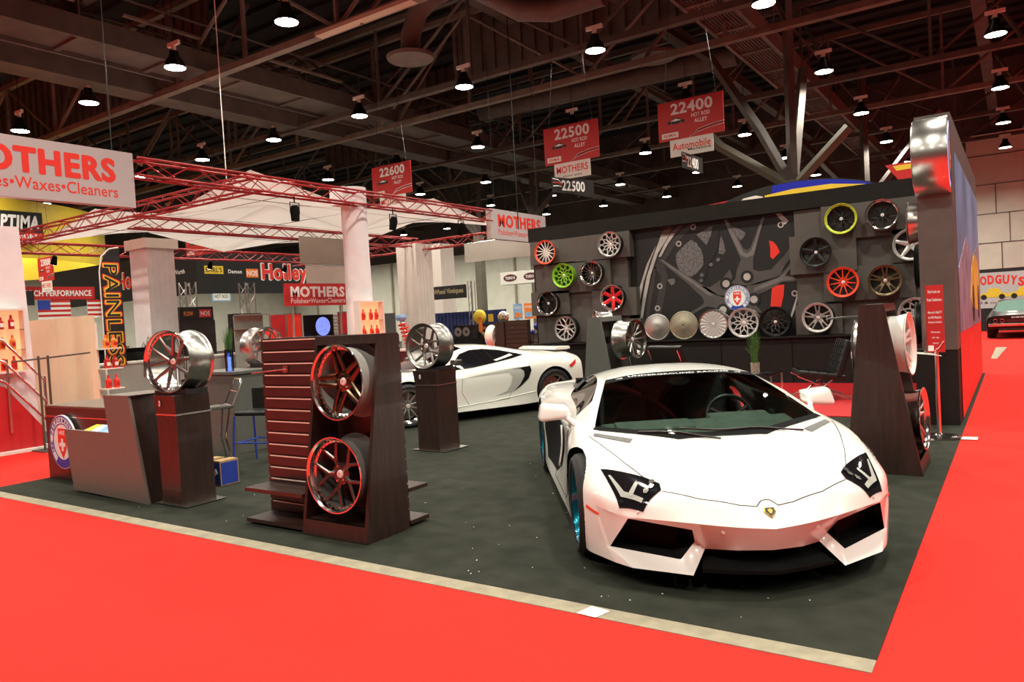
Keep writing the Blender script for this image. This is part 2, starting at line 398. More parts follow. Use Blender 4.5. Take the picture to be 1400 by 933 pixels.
for x, z, w, h in ((-22.0, 9.0, .9, .75), (-33, 9.2, .5, .8), (-9.6, 11.2, .4, .5), (-13.6, 11.6, .35, .5), (-.4, 10.6, .4, .6), (4.2, 10.2, .5, .6), (-27, 11.2, .4, .5), (-42, 9.4, .5, .8)):
    beam('ceiling_beam', x, -8, z, x+w, 46, z+h)
# lattice trusses that run across the hall
def xtruss(y, z0, z1, xa, xb, pitch=2.2, m=STEEL, r=.09, ph=0.):
    b = B(); b.box(xa, y-r*1.3, z0-r, xb, y+r*1.3, z0+r); b.box(xa, y-r, z1-r, xb, y+r, z1+r)
    x = xa+ph; k = 0
    while x < xb-pitch:
        b.tube([(x, y, z0 if k % 2 else z1), (x+pitch, y, z1 if k % 2 else z0)], r*.62, 5)
        b.box(x-r*.5, y-r*.5, z0, x+r*.5, y+r*.5, z1); x += pitch; k += 1
    struct(b.build('ceiling_truss', m))
for y, z0, z1, p, m in ((6.6, 10.2, 12.6, 2.6, STEEL), (9.9, 9.0, 11.4, 2.4, STEEL2), (15.4, 9.0, 11.6, 2.6, STEEL), (17.7, 9.0, 12.2, 3.0, STEEL2), (24.1, 9.0, 11.8, 2.6, STEEL), (28.9, 9.0, 12., 2.6, STEEL2), (35, 9.2, 12., 3, STEEL), (41, 9.2, 12, 3, STEEL)):
    xtruss(y, z0, z1, -60, 12, p*1.5, m)
# sloped knee braces
b = B()
rr = random.Random(11)
for y in (3., 9.9, 17.7, 24.1, 31., 38.):
    for x in (-36, -27.5, -22, -18.6, -12.4, -8.6, -4.3, 1.):
        s = rr.choice((-1, 1)); b.tube([(x, y, 8.9), (x+s*1.6, y+rr.uniform(1.5, 3.2), 12.4)], .07, 5)
struct(b.build('ceiling_braces', STEEL2))
# corrugated wall bands high in the roof
def ribwall(y, xa, xb, z0, z1):
    b = B(); b.box(xa, y, z0, xb, y+.1, z1); x = xa
    while x < xb: b.box(x, y-.1, z0, x+.16, y, z1); x += .55
    struct(b.build('ceiling_screen', STEEL))
ribwall(18.3, -16, -6.6, 10.2, 13.4); ribwall(24.8, -30, -20.4, 10., 13.6); ribwall(12.4, -40, -22, 10.4, 13.6)
# light strips on top of the girder and steel channels
for x, y0, y1, z in ((-18.45, 3.5, 6.2, 9.95), (-18.45, 7.4, 9.6, 9.95), (-18.45, 12, 15, 9.95)):
    beam('ceiling_channel', x, y0, z, x+.1, y1, z+.07, STEEL2)
beam('ceiling_channel', -13.8, 9.7, 8.9, -10.6, 9.95, 9.0, mat('pale_channel', (.5,.42,.3), .5, noise=.1))
# ducts
def duct(pts, r, label):
    tag(B().tube(pts, r, 18).build('air_duct', DUCT, smooth=True), label, 'duct')
duct([(-12.85, 12.2, 8.8), (-12.8, 12.2, 9.35), (-12.5, 12.2, 9.9), (-12.0, 12.2, 10.15), (-11.3, 12.2, 10.25), (-10.6, 12.2, 10.0), (-9.3, 12.3, 9.1), (-8.6, 12.6, 9.0), (-7.2, 12.6, 9.0)], .27, 'curved brown air duct bending down above the red banner trusses')
tag(B().lathe([(0,.0),(0,.62),(.09,.66),(.18,.36)], 26, Matrix.Translation((-12.85, 12.2, 8.72)) @ Matrix.Rotation(-pi/2, 4, 'Y')).build('duct_diffuser', DUCT, smooth=True), 'round diffuser at the lower end of the curved air duct', 'air diffuser')
duct([(-18.2, 22.8, 10.4), (-7.2, 22.8, 10.2)], .34, 'straight brown air duct running across behind the curved one')
duct([(-4.4, 17.2, 12.0), (-2.8, 17.2, 12.1), (-1.6, 17.2, 11.7), (-1.2, 17.2, 10.6)], .32, 'short elbow air duct near the right end of the roof')
for x, y, l in ((-22.6, 13.4, 'small round ceiling diffuser under the long girder'), (-8.6, 18.8, 'round ceiling diffuser above the white and red hanging banners'), (.1, 19.5, 'round ceiling diffuser above the chrome drum sign')):
    tag(B().lathe([(0,.0),(0,.7),(.09,.74),(.2,.4)], 26, Matrix.Translation((x, y, 9.4)) @ Matrix.Rotation(-pi/2, 4, 'Y')).build('duct_diffuser', DUCT, smooth=True), l, 'air diffuser')
# branching columns
def branch_column(x, y, base, node, arms, label, w=.42):
    t = thing('branching_column', label, 'column', (x, y, 0))
    B().box(-w/2, -w/2, base, w/2, w/2, node).build('trunk', GREEN_COL, t)
    for a in arms:
        b = B(); b.tube([(0, 0, node-.2)] + [Vector(q)-Vector((x, y, 0)) for q in a], w*.36, 4); b.build('branch', GREEN_COL if a[-1][2] < 9 else STEEL, t)
branch_column(-4.9, 20, 0, 5.2, [[(-5.77, 20, 6.83), (-7.2, 20, 9.33), (-10.27, 20, 12.06)], [(-7.05, 20, 6.6), (-8.4, 20, 8.3)], [(-3.3, 20, 6.5)], [(-4.85, 20, 12.)], [(-4.9, 22, 9.)]], 'olive steel column branching out like a tree above the wheel wall')
branch_column(-24., 30, 0, 6.2, [[(-26.46, 30, 9.03), (-28.46, 30, 10.46)], [(-26.9, 30, 13.)], [(-23.6, 30, 12.)]], 'olive branching steel column behind the red banner truss')
branch_column(-21.0, 31, 0, 7.0, [[(-22.6, 31, 11.)], [(-18.6, 31, 9.2)], [(-21, 31, 12.)], [(-20.1, 31, 11.5)]], 'olive branching steel column behind the right hand lettered truss sign')
branch_column(-5., 34, 0, 6, [[(-8, 34, 9.5)], [(-2, 34, 9.5)], [(-5, 34, 12)]], 'distant branching column behind the tree shaped column', .5)

# ------------------------------------------------------------------ high-bay lamps on a regular grid
NAMES = ['first', 'second', 'third', 'fourth', 'fifth', 'sixth', 'seventh', 'eighth', 'ninth', 'tenth', 'eleventh', 'twelfth']
def project(p):
    v = Mx.inverted() @ Vector(p); return (700+F*v.x/-v.z, 466.5-F*v.y/-v.z) if v.z < 0 else None
proto = None
xs = [.27-4.37*i for i in range(13)]; ys = [1.5+6.52*j for j in range(-1, 7)]
for j, y in enumerate(ys):
    vis = 0
    for i, x in enumerate(xs):
        p = project((x, y, 8.5)); inside = p and -8 < p[0] < 1408 and -12 < p[1] < 330
        if inside and j >= 2:
            vis += 1
            lab = 'round high-bay ceiling lamp, %s from the right in the %s row of lamps back' % (NAMES[min(vis-1, 11)], NAMES[j-2])
            if proto is None:
                t = thing('high_bay_lamp', lab, 'ceiling lamp', (x, y, 8.5), 0, 'high-bay ceiling lamps'); proto = t
                B().lathe([(.0, .26), (.03, .262), (.16, .22), (.30, .13), (.42, .11), (.44, .0)], 26, Matrix.Rotation(-pi/2, 4, 'Y')).build('housing', BLKMET, t, smooth=True)
                B().lathe([(-.0, .0), (-.0, .255), (.02, .256)], 26, Matrix.Translation((0,0,.0)) @ Matrix.Rotation(-pi/2, 4, 'Y')).build('lens', LAMP, t)
                b = B(); b.box(-.24, -.035, .56, .24, .035, .66); b.box(-.05, -.04, .42, .05, .04, .6); b.tube([(-.08, 0, .44), (0, 0, .6)], .02, 5); b.build('bracket', WHITE, t)
                B().tube([(0,0,.6), (0,0,2.)], .012, 5).build('cable', BLKPL, t)
            else:
                t = proto.copy(); COL.objects.link(t); t.location = (x, y, 8.5); t['label'] = lab
                for ch in proto.children:
                    c = ch.copy(); COL.objects.link(c); c.parent = t
        L = LAMPD = bpy.data.lights.get('lamp_light') or bpy.data.lights.new('lamp_light', 'AREA')
        L.shape = 'DISK'; L.size = .5; L.energy = 225; L.color = (1., .95, .82); L.spread = radians(150)
        o = bpy.data.objects.new('lamp_light', L); COL.objects.link(o); o.location = (x, y, 8.46)
for x in (4.64, 9.0):
    for y in ys[:6]:
        o = bpy.data.objects.new('lamp_light', L); COL.objects.link(o); o.location = (x, y, 8.46)
# small accent spot lights in the roof
for x, y, z, l in ((-14.3, 8.5, 11.2, 'tiny yellow roof spotlight far up at left'), (-9.0, 14, 11.6, 'tiny white roof spotlight above the curved duct'), (-2.7, 20, 12, 'tiny yellow roof spotlight at upper right'), (-1.9, 20, 11.4, 'tiny white roof spotlight beside the yellow one')):
    tag(B().lathe([(0,0),(0,.09),(.03,.1),(.2,.07),(.2,0)], 14, Matrix.Translation((x, y, z)) @ Matrix.Rotation(-pi/2, 4, 'Y')).build('roof_spotlight', LAMP), l, 'spotlight')
W = bpy.data.worlds.new('world'); SC.world = W; W.use_nodes = True
W.node_tree.nodes['Background'].inputs[0].default_value = (.55, .36, .26, 1); W.node_tree.nodes['Background'].inputs[1].default_value = .10
SC.view_settings.view_transform = 'Standard'; SC.view_settings.look = 'None'; SC.view_settings.exposure = 0; SC.view_settings.gamma = 1
SC.view_settings.use_curve_mapping = False
SC.cycles.use_denoising = True; SC.cycles.max_bounces = 7; SC.cycles.transparent_max_bounces = 12
SC.cycles.sample_clamp_indirect = 6.
# ------------------------------------------------------------------ wheel wall
b = B(); b.box(-9.17, 12.02, .93, -.45, 12.5, 3.7); b.box(-9.17, 11.84, 3.38, -.45, 12.02, 3.7)
wl = tag(b.build('display_wall', WALLBLK), 'long black display wall holding rows of wheels behind the white supercar', 'display wall')
B().box(-9.17, 11.62, 0, -.45, 12.5, .90).build('base_cabinet', WALLBASE, wl)
B().box(-9.2, 11.56, .90, -.45, 12.02, .93).build('ledge', WALLBLK, wl)
b = B()
for x in (-8.7, -7.3, -5.9, -4.5, -3.1, -1.7): b.box(x, 11.61, 0, x+.012, 11.62, .9)
b.build('panel_joint', BLKMATT, wl)
def block(x0, z0, x1, z1, y): B().box(x0, y, z0, x1, 12.03, z1).build('mounting_block', WALLGREY, wl)
# left field: a stepped mass of grey boxes
block(-9.06, .93, -6.62, 3.37, 11.90)
for q in ((-9.12, 2.82, -7.9, 3.37, 11.82), (-7.9, 2.80, -6.50, 3.37, 11.80), (-8.75, 2.1, -7.0, 2.78, 11.80), (-9.15, 1.6, -8.1, 2.16, 11.80), (-7.5, 1.5, -6.40, 2.12, 11.80), (-8.75, .94, -6.8, 1.55, 11.83), (-6.66, .94, -6.30, 1.42, 11.75)): block(*q)
block(-3.02, .93, -.6, 3.37, 11.90)
for q in ((-2.5, 2.72, -.75, 3.37, 11.80), (-3.10, 2.12, -1.9, 2.86, 11.78), (-1.3, 2.18, -.5, 2.8, 11.80), (-2.5, 1.56, -.95, 2.2, 11.80), (-3.05, .94, -2.2, 1.52, 11.83), (-1.3, .94, -.5, 1.55, 11.83)): block(*q)
# printed mural of a huge wheel (a flat print on the wall)
MW = face_matrix((0, 12.02, 0), (0, -1, 0))
mu = tag(B().box(-6.45, 12.004, .93, -2.98, 12.018, 3.38).build('wheel_mural', mat('mural_black', (.010,.009,.009), .5, noise=.2)), 'printed mural of a giant close-up black wheel with red caliper on the wall', 'mural')
mg = mat('mural_grey', (.075,.066,.062), .5, noise=.15, nscale=3); mg2 = mat('mural_mid', (.16,.145,.135), .5, noise=.2, nscale=3); mlt = mat('mural_light', (.42,.38,.35), .5, noise=.2, nscale=3); mdk = mat('mural_dark', (.024,.021,.021), .5, noise=.2)
MDEF = {'mrb': mat('mural_redbrown', (.12,.04,.035), .5, noise=.2), 'mlt': mlt, 'mmid': mat('mural_ring', (.035,.030,.030), .5, noise=.2), 'mdisc': mat('mural_disc', (.12,.11,.11), .6, noise=.6, nscale=26), 'mdk': mat('mural_black', (.01,.01,.01)), 'mred': LETRED, 'mg': mg, 'mhi': mg2}
MURAL = [
 ('mrb', 'rim_print', 1, [(-5.71, 3.41), (-5.57, 3.39), (-5.64, 3.2), (-5.83, 3.22)]),
 ('mlt', 'rim_print', 1, [(-5.83, 3.22), (-5.64, 3.2), (-5.93, 2.82), (-6.12, 2.37), (-6.26, 1.86), (-6.37, 1.38), (-6.43, 1.38), (-6.34, 1.86), (-6.22, 2.33), (-6.01, 2.83), (-5.9, 3.06)]),
 ('mlt', 'rim_print', 1, [(-5.96, 3.0), (-6.2, 2.61), (-6.4, 2.11), (-6.51, 1.55), (-6.54, 1.39), (-6.48, 1.38), (-6.43, 1.7), (-6.3, 2.22), (-6.13, 2.64)]),
 ('mrb', 'rim_print', 1, [(-5.42, 3.4), (-5.32, 3.38), (-5.51, 3.21), (-5.61, 3.22)]),
 ('mlt', 'rim_print', 1, [(-5.61, 3.22), (-5.51, 3.21), (-5.69, 3.0), (-5.86, 2.74), (-5.92, 2.74), (-5.77, 3.0)]),
 ('mmid', 'rim_print', 1, [(-6.03, 2.54), (-5.98, 2.52), (-6.06, 2.08), (-6.16, 1.69), (-6.21, 1.37), (-6.3, 1.38), (-6.25, 1.7), (-6.16, 2.09)]),
 ('mmid', 'rim_print', 1, [(-5.92, 2.68), (-5.82, 2.65), (-5.76, 2.4), (-5.73, 2.3), (-5.81, 1.91), (-5.92, 1.48), (-6.07, 1.49), (-5.99, 1.84), (-5.88, 2.31), (-6.03, 2.52)]),
 ('mmid', 'rim_print', 1, [(-5.85, 2.7), (-5.58, 3.08), (-5.2, 3.37), (-5.03, 3.43), (-5.17, 3.27), (-5.46, 3.03), (-5.7, 2.72), (-5.77, 2.65)]),
 ('mdisc', 'brake_disc_print', 2, [(-5.51, 2.76), (-5.34, 2.92), (-5.16, 3.04), (-5.04, 2.95), (-4.95, 2.81), (-4.91, 2.65), (-4.92, 2.48), (-5.06, 2.32), (-5.2, 2.25), (-5.38, 2.33), (-5.47, 2.43), (-5.52, 2.61)]),
 ('mdisc', 'brake_disc_print', 2, [(-5.04, 3.13), (-4.68, 3.29), (-4.72, 3.09), (-4.83, 2.89)]),
 ('mdisc', 'brake_disc_print', 2, [(-4.51, 3.05), (-4.46, 2.91), (-4.43, 2.72), (-4.49, 2.66), (-4.58, 2.69), (-4.56, 2.88)]),
 ('mdisc', 'brake_disc_print', 2, [(-4.3, 3.23), (-4.17, 3.18), (-4.0, 3.06), (-4.03, 2.99), (-4.11, 2.91), (-4.21, 3.05)]),
 ('mdisc', 'brake_disc_print', 2, [(-5.74, 2.23), (-5.58, 2.25), (-5.56, 2.16), (-5.65, 2.09)]),
 ('mdk', 'dark_arm_print', 3, [(-5.11, 3.15), (-5.05, 3.14), (-4.83, 2.87), (-4.66, 3.19), (-4.55, 3.18), (-4.58, 2.81), (-4.69, 2.63), (-4.81, 2.45), (-4.86, 2.23), (-4.99, 2.12), (-4.91, 2.38), (-4.89, 2.61), (-4.97, 2.87)]),  # thick dark arm of the printed wheel
 ('mred', 'caliper_print', 2, [(-3.54, 2.85), (-3.46, 2.82), (-3.39, 2.73), (-3.34, 2.6), (-3.48, 2.47), (-3.53, 2.52), (-3.52, 2.69)]),
 ('mred', 'caliper_print', 2, [(-3.52, 1.94), (-3.28, 1.95), (-3.3, 1.75), (-3.36, 1.51), (-3.57, 1.53), (-3.54, 1.76)]),
 ('mg', 'spoke_print', 4, [(-5.94, 2.71), (-5.81, 2.67), (-5.37, 2.35), (-4.87, 2.0), (-4.61, 1.81), (-4.23, 1.79), (-4.17, 1.58), (-4.55, 1.45), (-4.74, 1.57), (-4.89, 1.6), (-5.24, 1.43), (-5.28, 1.48), (-4.99, 1.63), (-4.94, 1.68), (-4.96, 1.78), (-5.27, 2.1), (-5.66, 2.45)]),
 ('mhi', 'spoke_print', 5, [(-5.88, 2.69), (-5.83, 2.66), (-5.38, 2.33), (-4.89, 1.96), (-4.73, 1.81), (-4.84, 1.83), (-5.26, 2.17), (-5.65, 2.48)]),
 ('mg', 'spoke_print', 4, [(-4.44, 3.39), (-4.36, 3.38), (-4.18, 3.01), (-4.06, 2.75), (-3.99, 2.7), (-3.92, 2.74), (-3.79, 3.02), (-3.66, 3.34), (-3.6, 3.34), (-3.72, 2.98), (-3.82, 2.66), (-3.87, 2.5), (-3.88, 2.3), (-3.77, 2.25), (-3.52, 2.27), (-3.26, 2.52), (-3.03, 2.82), (-3.03, 2.62), (-3.27, 2.29), (-3.37, 2.11), (-3.78, 2.0), (-4.0, 1.98), (-4.37, 2.04), (-4.25, 2.14), (-4.21, 2.33), (-4.12, 2.52), (-4.29, 2.97)]),
 ('mhi', 'spoke_print', 5, [(-4.43, 3.37), (-4.38, 3.37), (-4.18, 2.96), (-4.07, 2.68), (-3.99, 2.63), (-3.9, 2.69), (-3.76, 3.02), (-3.64, 3.33), (-3.62, 3.32), (-3.75, 2.96), (-3.86, 2.59), (-4.01, 2.55), (-4.13, 2.62), (-4.28, 2.98)]),
 ('mg', 'spoke_print', 4, [(-5.07, 2.05), (-4.8, 2.0), (-4.52, 2.16), (-4.36, 2.34), (-4.31, 2.19), (-4.38, 1.97), (-4.27, 1.81), (-4.39, 1.74), (-4.61, 1.8), (-4.84, 1.92)]),
 ('mg', 'spoke_print', 4, [(-4.02, 1.98), (-3.38, 2.12), (-3.27, 2.23), (-3.02, 2.5), (-3.03, 2.4), (-3.25, 2.13), (-2.99, 2.06), (-3.0, 1.99), (-3.32, 2.0), (-3.64, 1.84), (-3.87, 1.76), (-3.91, 1.64), (-3.74, 1.41), (-3.88, 1.42), (-4.06, 1.58), (-4.08, 1.8)]),
 ('mhi', 'spoke_print', 5, [(-3.86, 1.93), (-3.39, 2.09), (-3.24, 2.2), (-3.04, 2.43), (-3.05, 2.4), (-3.26, 2.12), (-3.01, 2.04), (-3.01, 2.02), (-3.33, 2.03), (-3.71, 1.9), (-3.9, 1.84)]),
 ('mlt', 'rim_print', 2, [(-3.03, 1.99), (-2.99, 1.95), (-3.02, 1.73), (-3.1, 1.45), (-3.2, 1.2), (-3.23, 1.2), (-3.13, 1.49), (-3.05, 1.73)]),
 ('mlt', 'valve_print', 5, [(-3.39, 3.39), (-3.29, 3.38), (-3.14, 3.2), (-3.22, 3.13)]),
]
MB = [(-5.1, 3.3), (-5.44, 2.98), (-5.92, 2.1), (-6.0, 1.62), (-3.3, 3.14), (-3.09, 1.76), (-3.04, 2.33)]
MN = [(-4.45, 2.05), (-4.01, 2.16), (-3.89, 1.69), (-4.54, 1.51)]
MH = [(-4.59, 2.56), (-4.75, 2.47), (-4.96, 2.27), (-4.98, 2.16)]
for k_, nm_, d_, P_ in MURAL:
    flat([(min(-2.985, max(-6.44, x)), min(3.37, max(.94, z))) for x, z in P_], MW, MDEF[k_], mu, nm_, .018+.002*d_, .0015)
for x, z in MB:
    b = B(); ring2(b, MW, x, min(3.3, z), .035, .062, .024, 18, th=.0015); b.build('bolt_print', mlt, mu)
for x, z in MN: flat(circle2(x, z, .13), MW, MDEF['mdk'], mu, 'bolt_print', .031, .0015); flat(circle2(x, z, .075), MW, mlt, mu, 'bolt_print', .033, .0015)
for x, z in MH: flat(circle2(x, z, .04), MW, MDEF['mdisc'], mu, 'hole_print', .031, .0015)
wheel_logo(MW @ Matrix.Translation((-4.23, 1.74, .033)), .26, mu, .003)

G = 'wheels hung on the display wall'
def hang(x, z, label, y=11.60, **k):
    o = wheel('wheel_exhibit', R=k.pop('R', .285), **k); place(o, (x, y, z), (0, -1, 0), k.get('ph', 0)); tag(o, label, 'wheel', G); return o
hang(-8.58, 3.08, 'orange-lipped wheel with white-grey spokes, top left of the wheel wall', lip_m=ORGMET, spoke_m=WHTMET, style=('multi', 14), lip=.02)
hang(-6.90, 3.10, 'silver mesh wheel at top, just left of the giant wheel mural', lip_m=SILVER, spoke_m=LSIL, barrel_m=BLKMET, style=('mesh', 10), lip=.015)
hang(-8.13, 2.50, 'lime green mesh wheel on the wall', lip_m=GREENMET, spoke_m=GREENMET, barrel_m=GREENMET, style=('mesh', 10), lip=.02)
hang(-7.40, 2.50, 'black multi-spoke wheel with polished lip, right of the lime green wheel', lip_m=CHROME, spoke_m=GUN, barrel_m=BLKMET, style=('multi', 15))
hang(-8.60, 1.88, 'black ten-spoke wheel with polished lip, below the orange and green wheels', lip_m=CHROME, spoke_m=BLKMET, barrel_m=BLKMET, style=('multi', 10))
hang(-6.90, 1.91, 'red six-spoke wheel with polished lip left of the mural', lip_m=CHROME, spoke_m=REDMET, barrel_m=BLKMET, style=('taper', 6))
hang(-8.14, 1.27, 'dark grey wheel with forked spokes, bottom row above the wall base', lip_m=MSIL, spoke_m=LSIL, barrel_m=BLKMET, style=('wye', 7), lip=.012)
hang(-7.28, 1.25, 'polished wheel on the wall half hidden by the grey display tower', lip_m=CHROME, spoke_m=LSIL, barrel_m=GREYMET, style=('mesh', 9))
hang(-2.12, 3.09, 'black wheel with a lime yellow lip near the top right of the wall', lip_m=YELMET, spoke_m=BLKMET, barrel_m=BLKMET, style=('multi', 10), lip=.018)
hang(-1.43, 3.08, 'deep dark wheel with polished lip, top row beside the yellow-lipped wheel', lip_m=CHROME, spoke_m=BLKMET, barrel_m=GUN, style=('multi', 8), lip=.05)
hang(-.99, 2.50, 'polished five-spoke wheel below the chrome drum sign', lip_m=LSIL, spoke_m=LSIL, barrel_m=GUN, style=('five', 5))
hang(-2.59, 2.51, 'all black five-spoke wheel right of the mural', lip_m=BLKMET, spoke_m=BLKMET, barrel_m=BLKMET, style=('five', 5), lip=.015)
hang(-2.13, 1.91, 'bright red-orange wheel with eleven thin spokes', lip_m=ORGMET, spoke_m=ORGMET, barrel_m=BLKMET, style=('multi', 11), lip=.012)
hang(-1.42, 1.89, 'bronze wheel with five split spokes', lip_m=BRONZE, spoke_m=BRONZE, barrel_m=BLKMET, style=('split', 5), lip=.015)
hang(-2.60, 1.27, 'brushed grey five-spoke wheel in the bottom row right of the mural', lip_m=LSIL, spoke_m=MSIL, barrel_m=BLKMET, style=('split', 5), lip=.015)
hang(-.95, 1.27, 'polished mesh wheel low on the wall behind the red notice', lip_m=LSIL, spoke_m=LSIL, barrel_m=BLKMET, style=('mesh', 8))
G2 = 'wheel stages standing on the wall ledge'
def ledge(o, x, label, r=.30): tag(place(o, (x, 11.62 if r > .28 else 11.62, .93+r), (.10, -1, 0)), label, 'wheel', G2)
ledge(blank('wheel_blank', .285, mat('spun_aluminium', (.62,.58,.54), .32, .9, noise=.05)), -5.87, 'plain silver forged disc blank on the wall ledge', .285)
ledge(blank('wheel_blank', .30, mat('raw_aluminium', (.42,.38,.28), .45, .8, noise=.1)), -5.27, 'dull brownish forged disc blank with centre hole on the ledge', .30)
o = wheel('wheel_exhibit', R=.30, style=('taper', 20), lip_m=BRUSHED, spoke_m=LSIL, lip=.0, conc=.01); ledge(o, -4.64, 'rough machined wheel with radial cuts on the wall ledge', .30)
o = wheel('wheel_exhibit', R=.30, style=('mesh', 10), lip_m=LSIL, spoke_m=LSIL); ledge(o, -4.02, 'finished bright mesh wheel on the wall ledge', .30)
o = wheel('wheel_exhibit', R=.29, style=('mesh', 10), lip_m=BLKMET, spoke_m=GUN, barrel_m=BLKMET); ledge(o, -3.40, 'dark mesh wheel at the right end of the ledge row', .29)

# ------------------------------------------------------------------ end wall beside the aisle
ew = tag(B().box(-.42, 6.93, .92, -.045, 13.62, 3.74).build('end_wall', mat('end_wall_taupe', (.105,.085,.075), .5, noise=.1, nscale=5)), 'tall taupe end wall of the wheel booth running along the red aisle', 'display wall')
B().box(-.50, 6.94, 0, -.05, 13.62, .92).build('wall_base', WALLBASE, ew)
MX = face_matrix((-.045, 10.3, 0), (1, 0, 0))
mm = mat('side_mural_red', (.80,.03,.02), .45, noise=.1, nscale=2)
flat([(-2.9, .02), (3.32, .02), (3.32, 1.02), (-2.9, 1.10)], MX, mm, ew, 'mural_ground')
flat([(-2.9, 1.10), (3.32, 1.02), (3.32, 3.35), (-2.9, 3.35)], MX, mat('side_mural_sky', (.16,.28,.48), .5, noise=.5, nscale=.7), ew, 'mural_sky')
flat([(-2.9, 1.9), (-1, 2.4), (.8, 2.2), (3.32, 2.5), (3.32, 1.02), (-2.9, 1.1)], MX, mat('side_mural_hills', (.26,.22,.30), .5, noise=.6, nscale=1.4), ew, 'mural_hills', .006)
flat([(-.3, 1.5), (.2, 1.35), (2.3, 1.25), (2.9, 1.5), (2.7, 2.0), (1.9, 2.25), (1.0, 2.2), (.2, 1.95)], MX, mat('side_mural_car', (.75,.48,.04), .4, noise=.3, nscale=2), ew, 'mural_car', .010)
for x in (.5, 2.3): flat(circle2(x, 1.42, .3), MX, LETBLACK, ew, 'mural_tyre', .014)
# chrome drum sign on the corner
ds = thing('drum_sign', 'large polished chrome drum sign with a lit round emblem on the wall corner', 'sign', (-.25, 6.98, 3.24))
B().lathe([(-.18, .001), (-.18, .455), (-.165, .465), (.18, .465), (.195, .455), (.195, .43)], 56).build('drum', mat('drum_chrome', (.68,.66,.63), .26, 1., noise=.1, nscale=3), ds, smooth=True)
f = B().lathe([(.18, .43), (.19, .40), (.19, .001)], 48).build('lit_face', SIGNLIT, ds, smooth=True)
wheel_logo(face_matrix((.191, 0, 0), (1, 0, 0)), .36, f, .004)
GE = 'wheels on the end wall'
o = wheel('wheel_exhibit', R=.27, w=.24, style=('mesh', 9), lip_m=CHROME, spoke_m=CHROME); tag(place(o, (-.55, 7.22, 2.50), (-1, 0, 0)), 'wheel with brushed barrel turned edge-on just below the drum sign', 'wheel', GE)
o = wheel('wheel_exhibit', R=.29, w=.10, style=('mesh', 9), lip_m=BLKMET, spoke_m=BLKMET, barrel_m=BLKMET); tag(place(o, (-.53, 7.7, 1.96), (-1, 0, 0)), 'thin black wheel seen edge-on, middle of the end wall', 'wheel', GE)
o = wheel('wheel_exhibit', R=.29, w=.12, style=('mesh', 9), lip_m=CHROME, spoke_m=BLKMET, barrel_m=BLKMET); tag(place(o, (-.55, 7.7, 1.22), (-1, 0, 0)), 'black wheel seen edge-on, beside the red notice board', 'wheel', GE)
# notice stand
st = thing('notice_stand', 'red notice board on a slim chrome post with round base', 'sign stand', (-.20, 6.02, 0))
B().lathe([(0, .001), (0, .22), (.02, .215), (.03, .06), (.05, .03)], 36, Matrix.Rotation(-pi/2, 4, 'Y')).build('base_plate', CHROME, st, smooth=True)
B().cyl((0, 0, .03), (0, 0, .96), .022, n=16).build('post', CHROME, st, smooth=True)
bd = B().box(-.085, -.02, .95, .085, .01, 1.69).build('notice_board', SIGNRED, st)
B().box(-.12, -.03, .93, -.085, .02, 1.71).build('board_edge', BRUSHED, st)
T = lambda s, z, w, h, bo=.02: text(s, w, h, LETWHITE, bd, face_matrix((0, -.021, z), (0, -1, 0)), bo, .001)
T("Don't miss our", 1.62, .12, .035); T('Press Conference', 1.53, .14, .035)
for i, s in enumerate(('March Hall F', 'the HRE Wheels for', '& Superior Handling')): T(s, 1.39-.055*i, .13, .028)
T('Wednesday', 1.17, .09, .022); T('2:00 - 3pm', 1.11, .07, .022); T('sharp!', 1.05, .055, .022)
flat([(-.075, 0), (-.02, 0), (-.02, .06), (-.075, .06)], face_matrix((0, -.021, .965), (0, -1, 0)), LETWHITE, bd, 'corner_logo')
B().tube([(-.01, -.024, .97), (.03, -.024, 1.0), (.06, -.024, 1.05), (.08, -.024, 1.07)], .006, 6).build('swoosh', BRUSHED, bd)
for i in range(4):
    o = B().box(-.34, -.12+.02*i, .93+.012*i, -.12, .05, .935+.012*i).build('leaflet', PAPER, None, loc=(-.20, 6.02, .0-.02*i), rot=(0, .08+.03*i, .1*i-.15))
    tag(o, 'white leaflet fanned out left of the red notice board, %s from the bottom' % NAMES[i], 'leaflet', 'leaflets by the notice stand')

# ------------------------------------------------------------------ display towers
def tower(label, loc, rz, d=.435, sf=.255, sr=0., m=WOOD, h=1.53, w=.70):
    t = thing('display_tower', label, 'display tower', loc, rz); W2 = w/2; th = .03
    def side(x): return [(x, 0, 0), (x, d, 0), (x, d-sr, h), (x, sf, h)]
    for x in (-W2, W2-th): B().prism(side(x), (th, 0, 0)).build('side_panel', m, t)
    B().box(-W2+th, sf+.001, h-.03, W2-th, d-sr-.001, h-.001).build('top_panel', m, t)
    fy = lambda z: sf*z/h
    def strip(z0, z1, nm, dy=.03): B().prism([(-W2+th, fy(z0), z0), (-W2+th, fy(z1), z1), (-W2+th, fy(z1)+dy, z1), (-W2+th, fy(z0)+dy, z0)], (w-2*th, 0, 0)).build(nm, m, t)
    strip(0, .12, 'kick_board'); strip(h-.07, h-.001, 'top_rail')
    B().box(-W2+th, .03, .10, W2-th, d-.03, .12).build('bottom_shelf', m, t)
    B().prism([(-W2+th, d-.03, 0), (-W2+th, d, 0), (-W2+th, d-sr, h-.03), (-W2+th, d-sr-.03, h-.03)], (w-2*th, 0, 0)).build('back_panel', m, t)
    for z in (.5, 1.18): B().cyl((0, min(fy(z)+.10, d-sr*z/h-.05), z), (0, d-sr*z/h-.02, z), .05, n=16).build('wheel_hanger', BLKMET, t)
    return t
tower('dark wooden display tower holding two wheels in front of the slatwall', (-3.75, .395, 0), 0)
tower('dark wooden display tower behind the right front wing of the white supercar', (-.17, 4.30, 0), pi/2, d=.62, sf=.26, sr=.16)
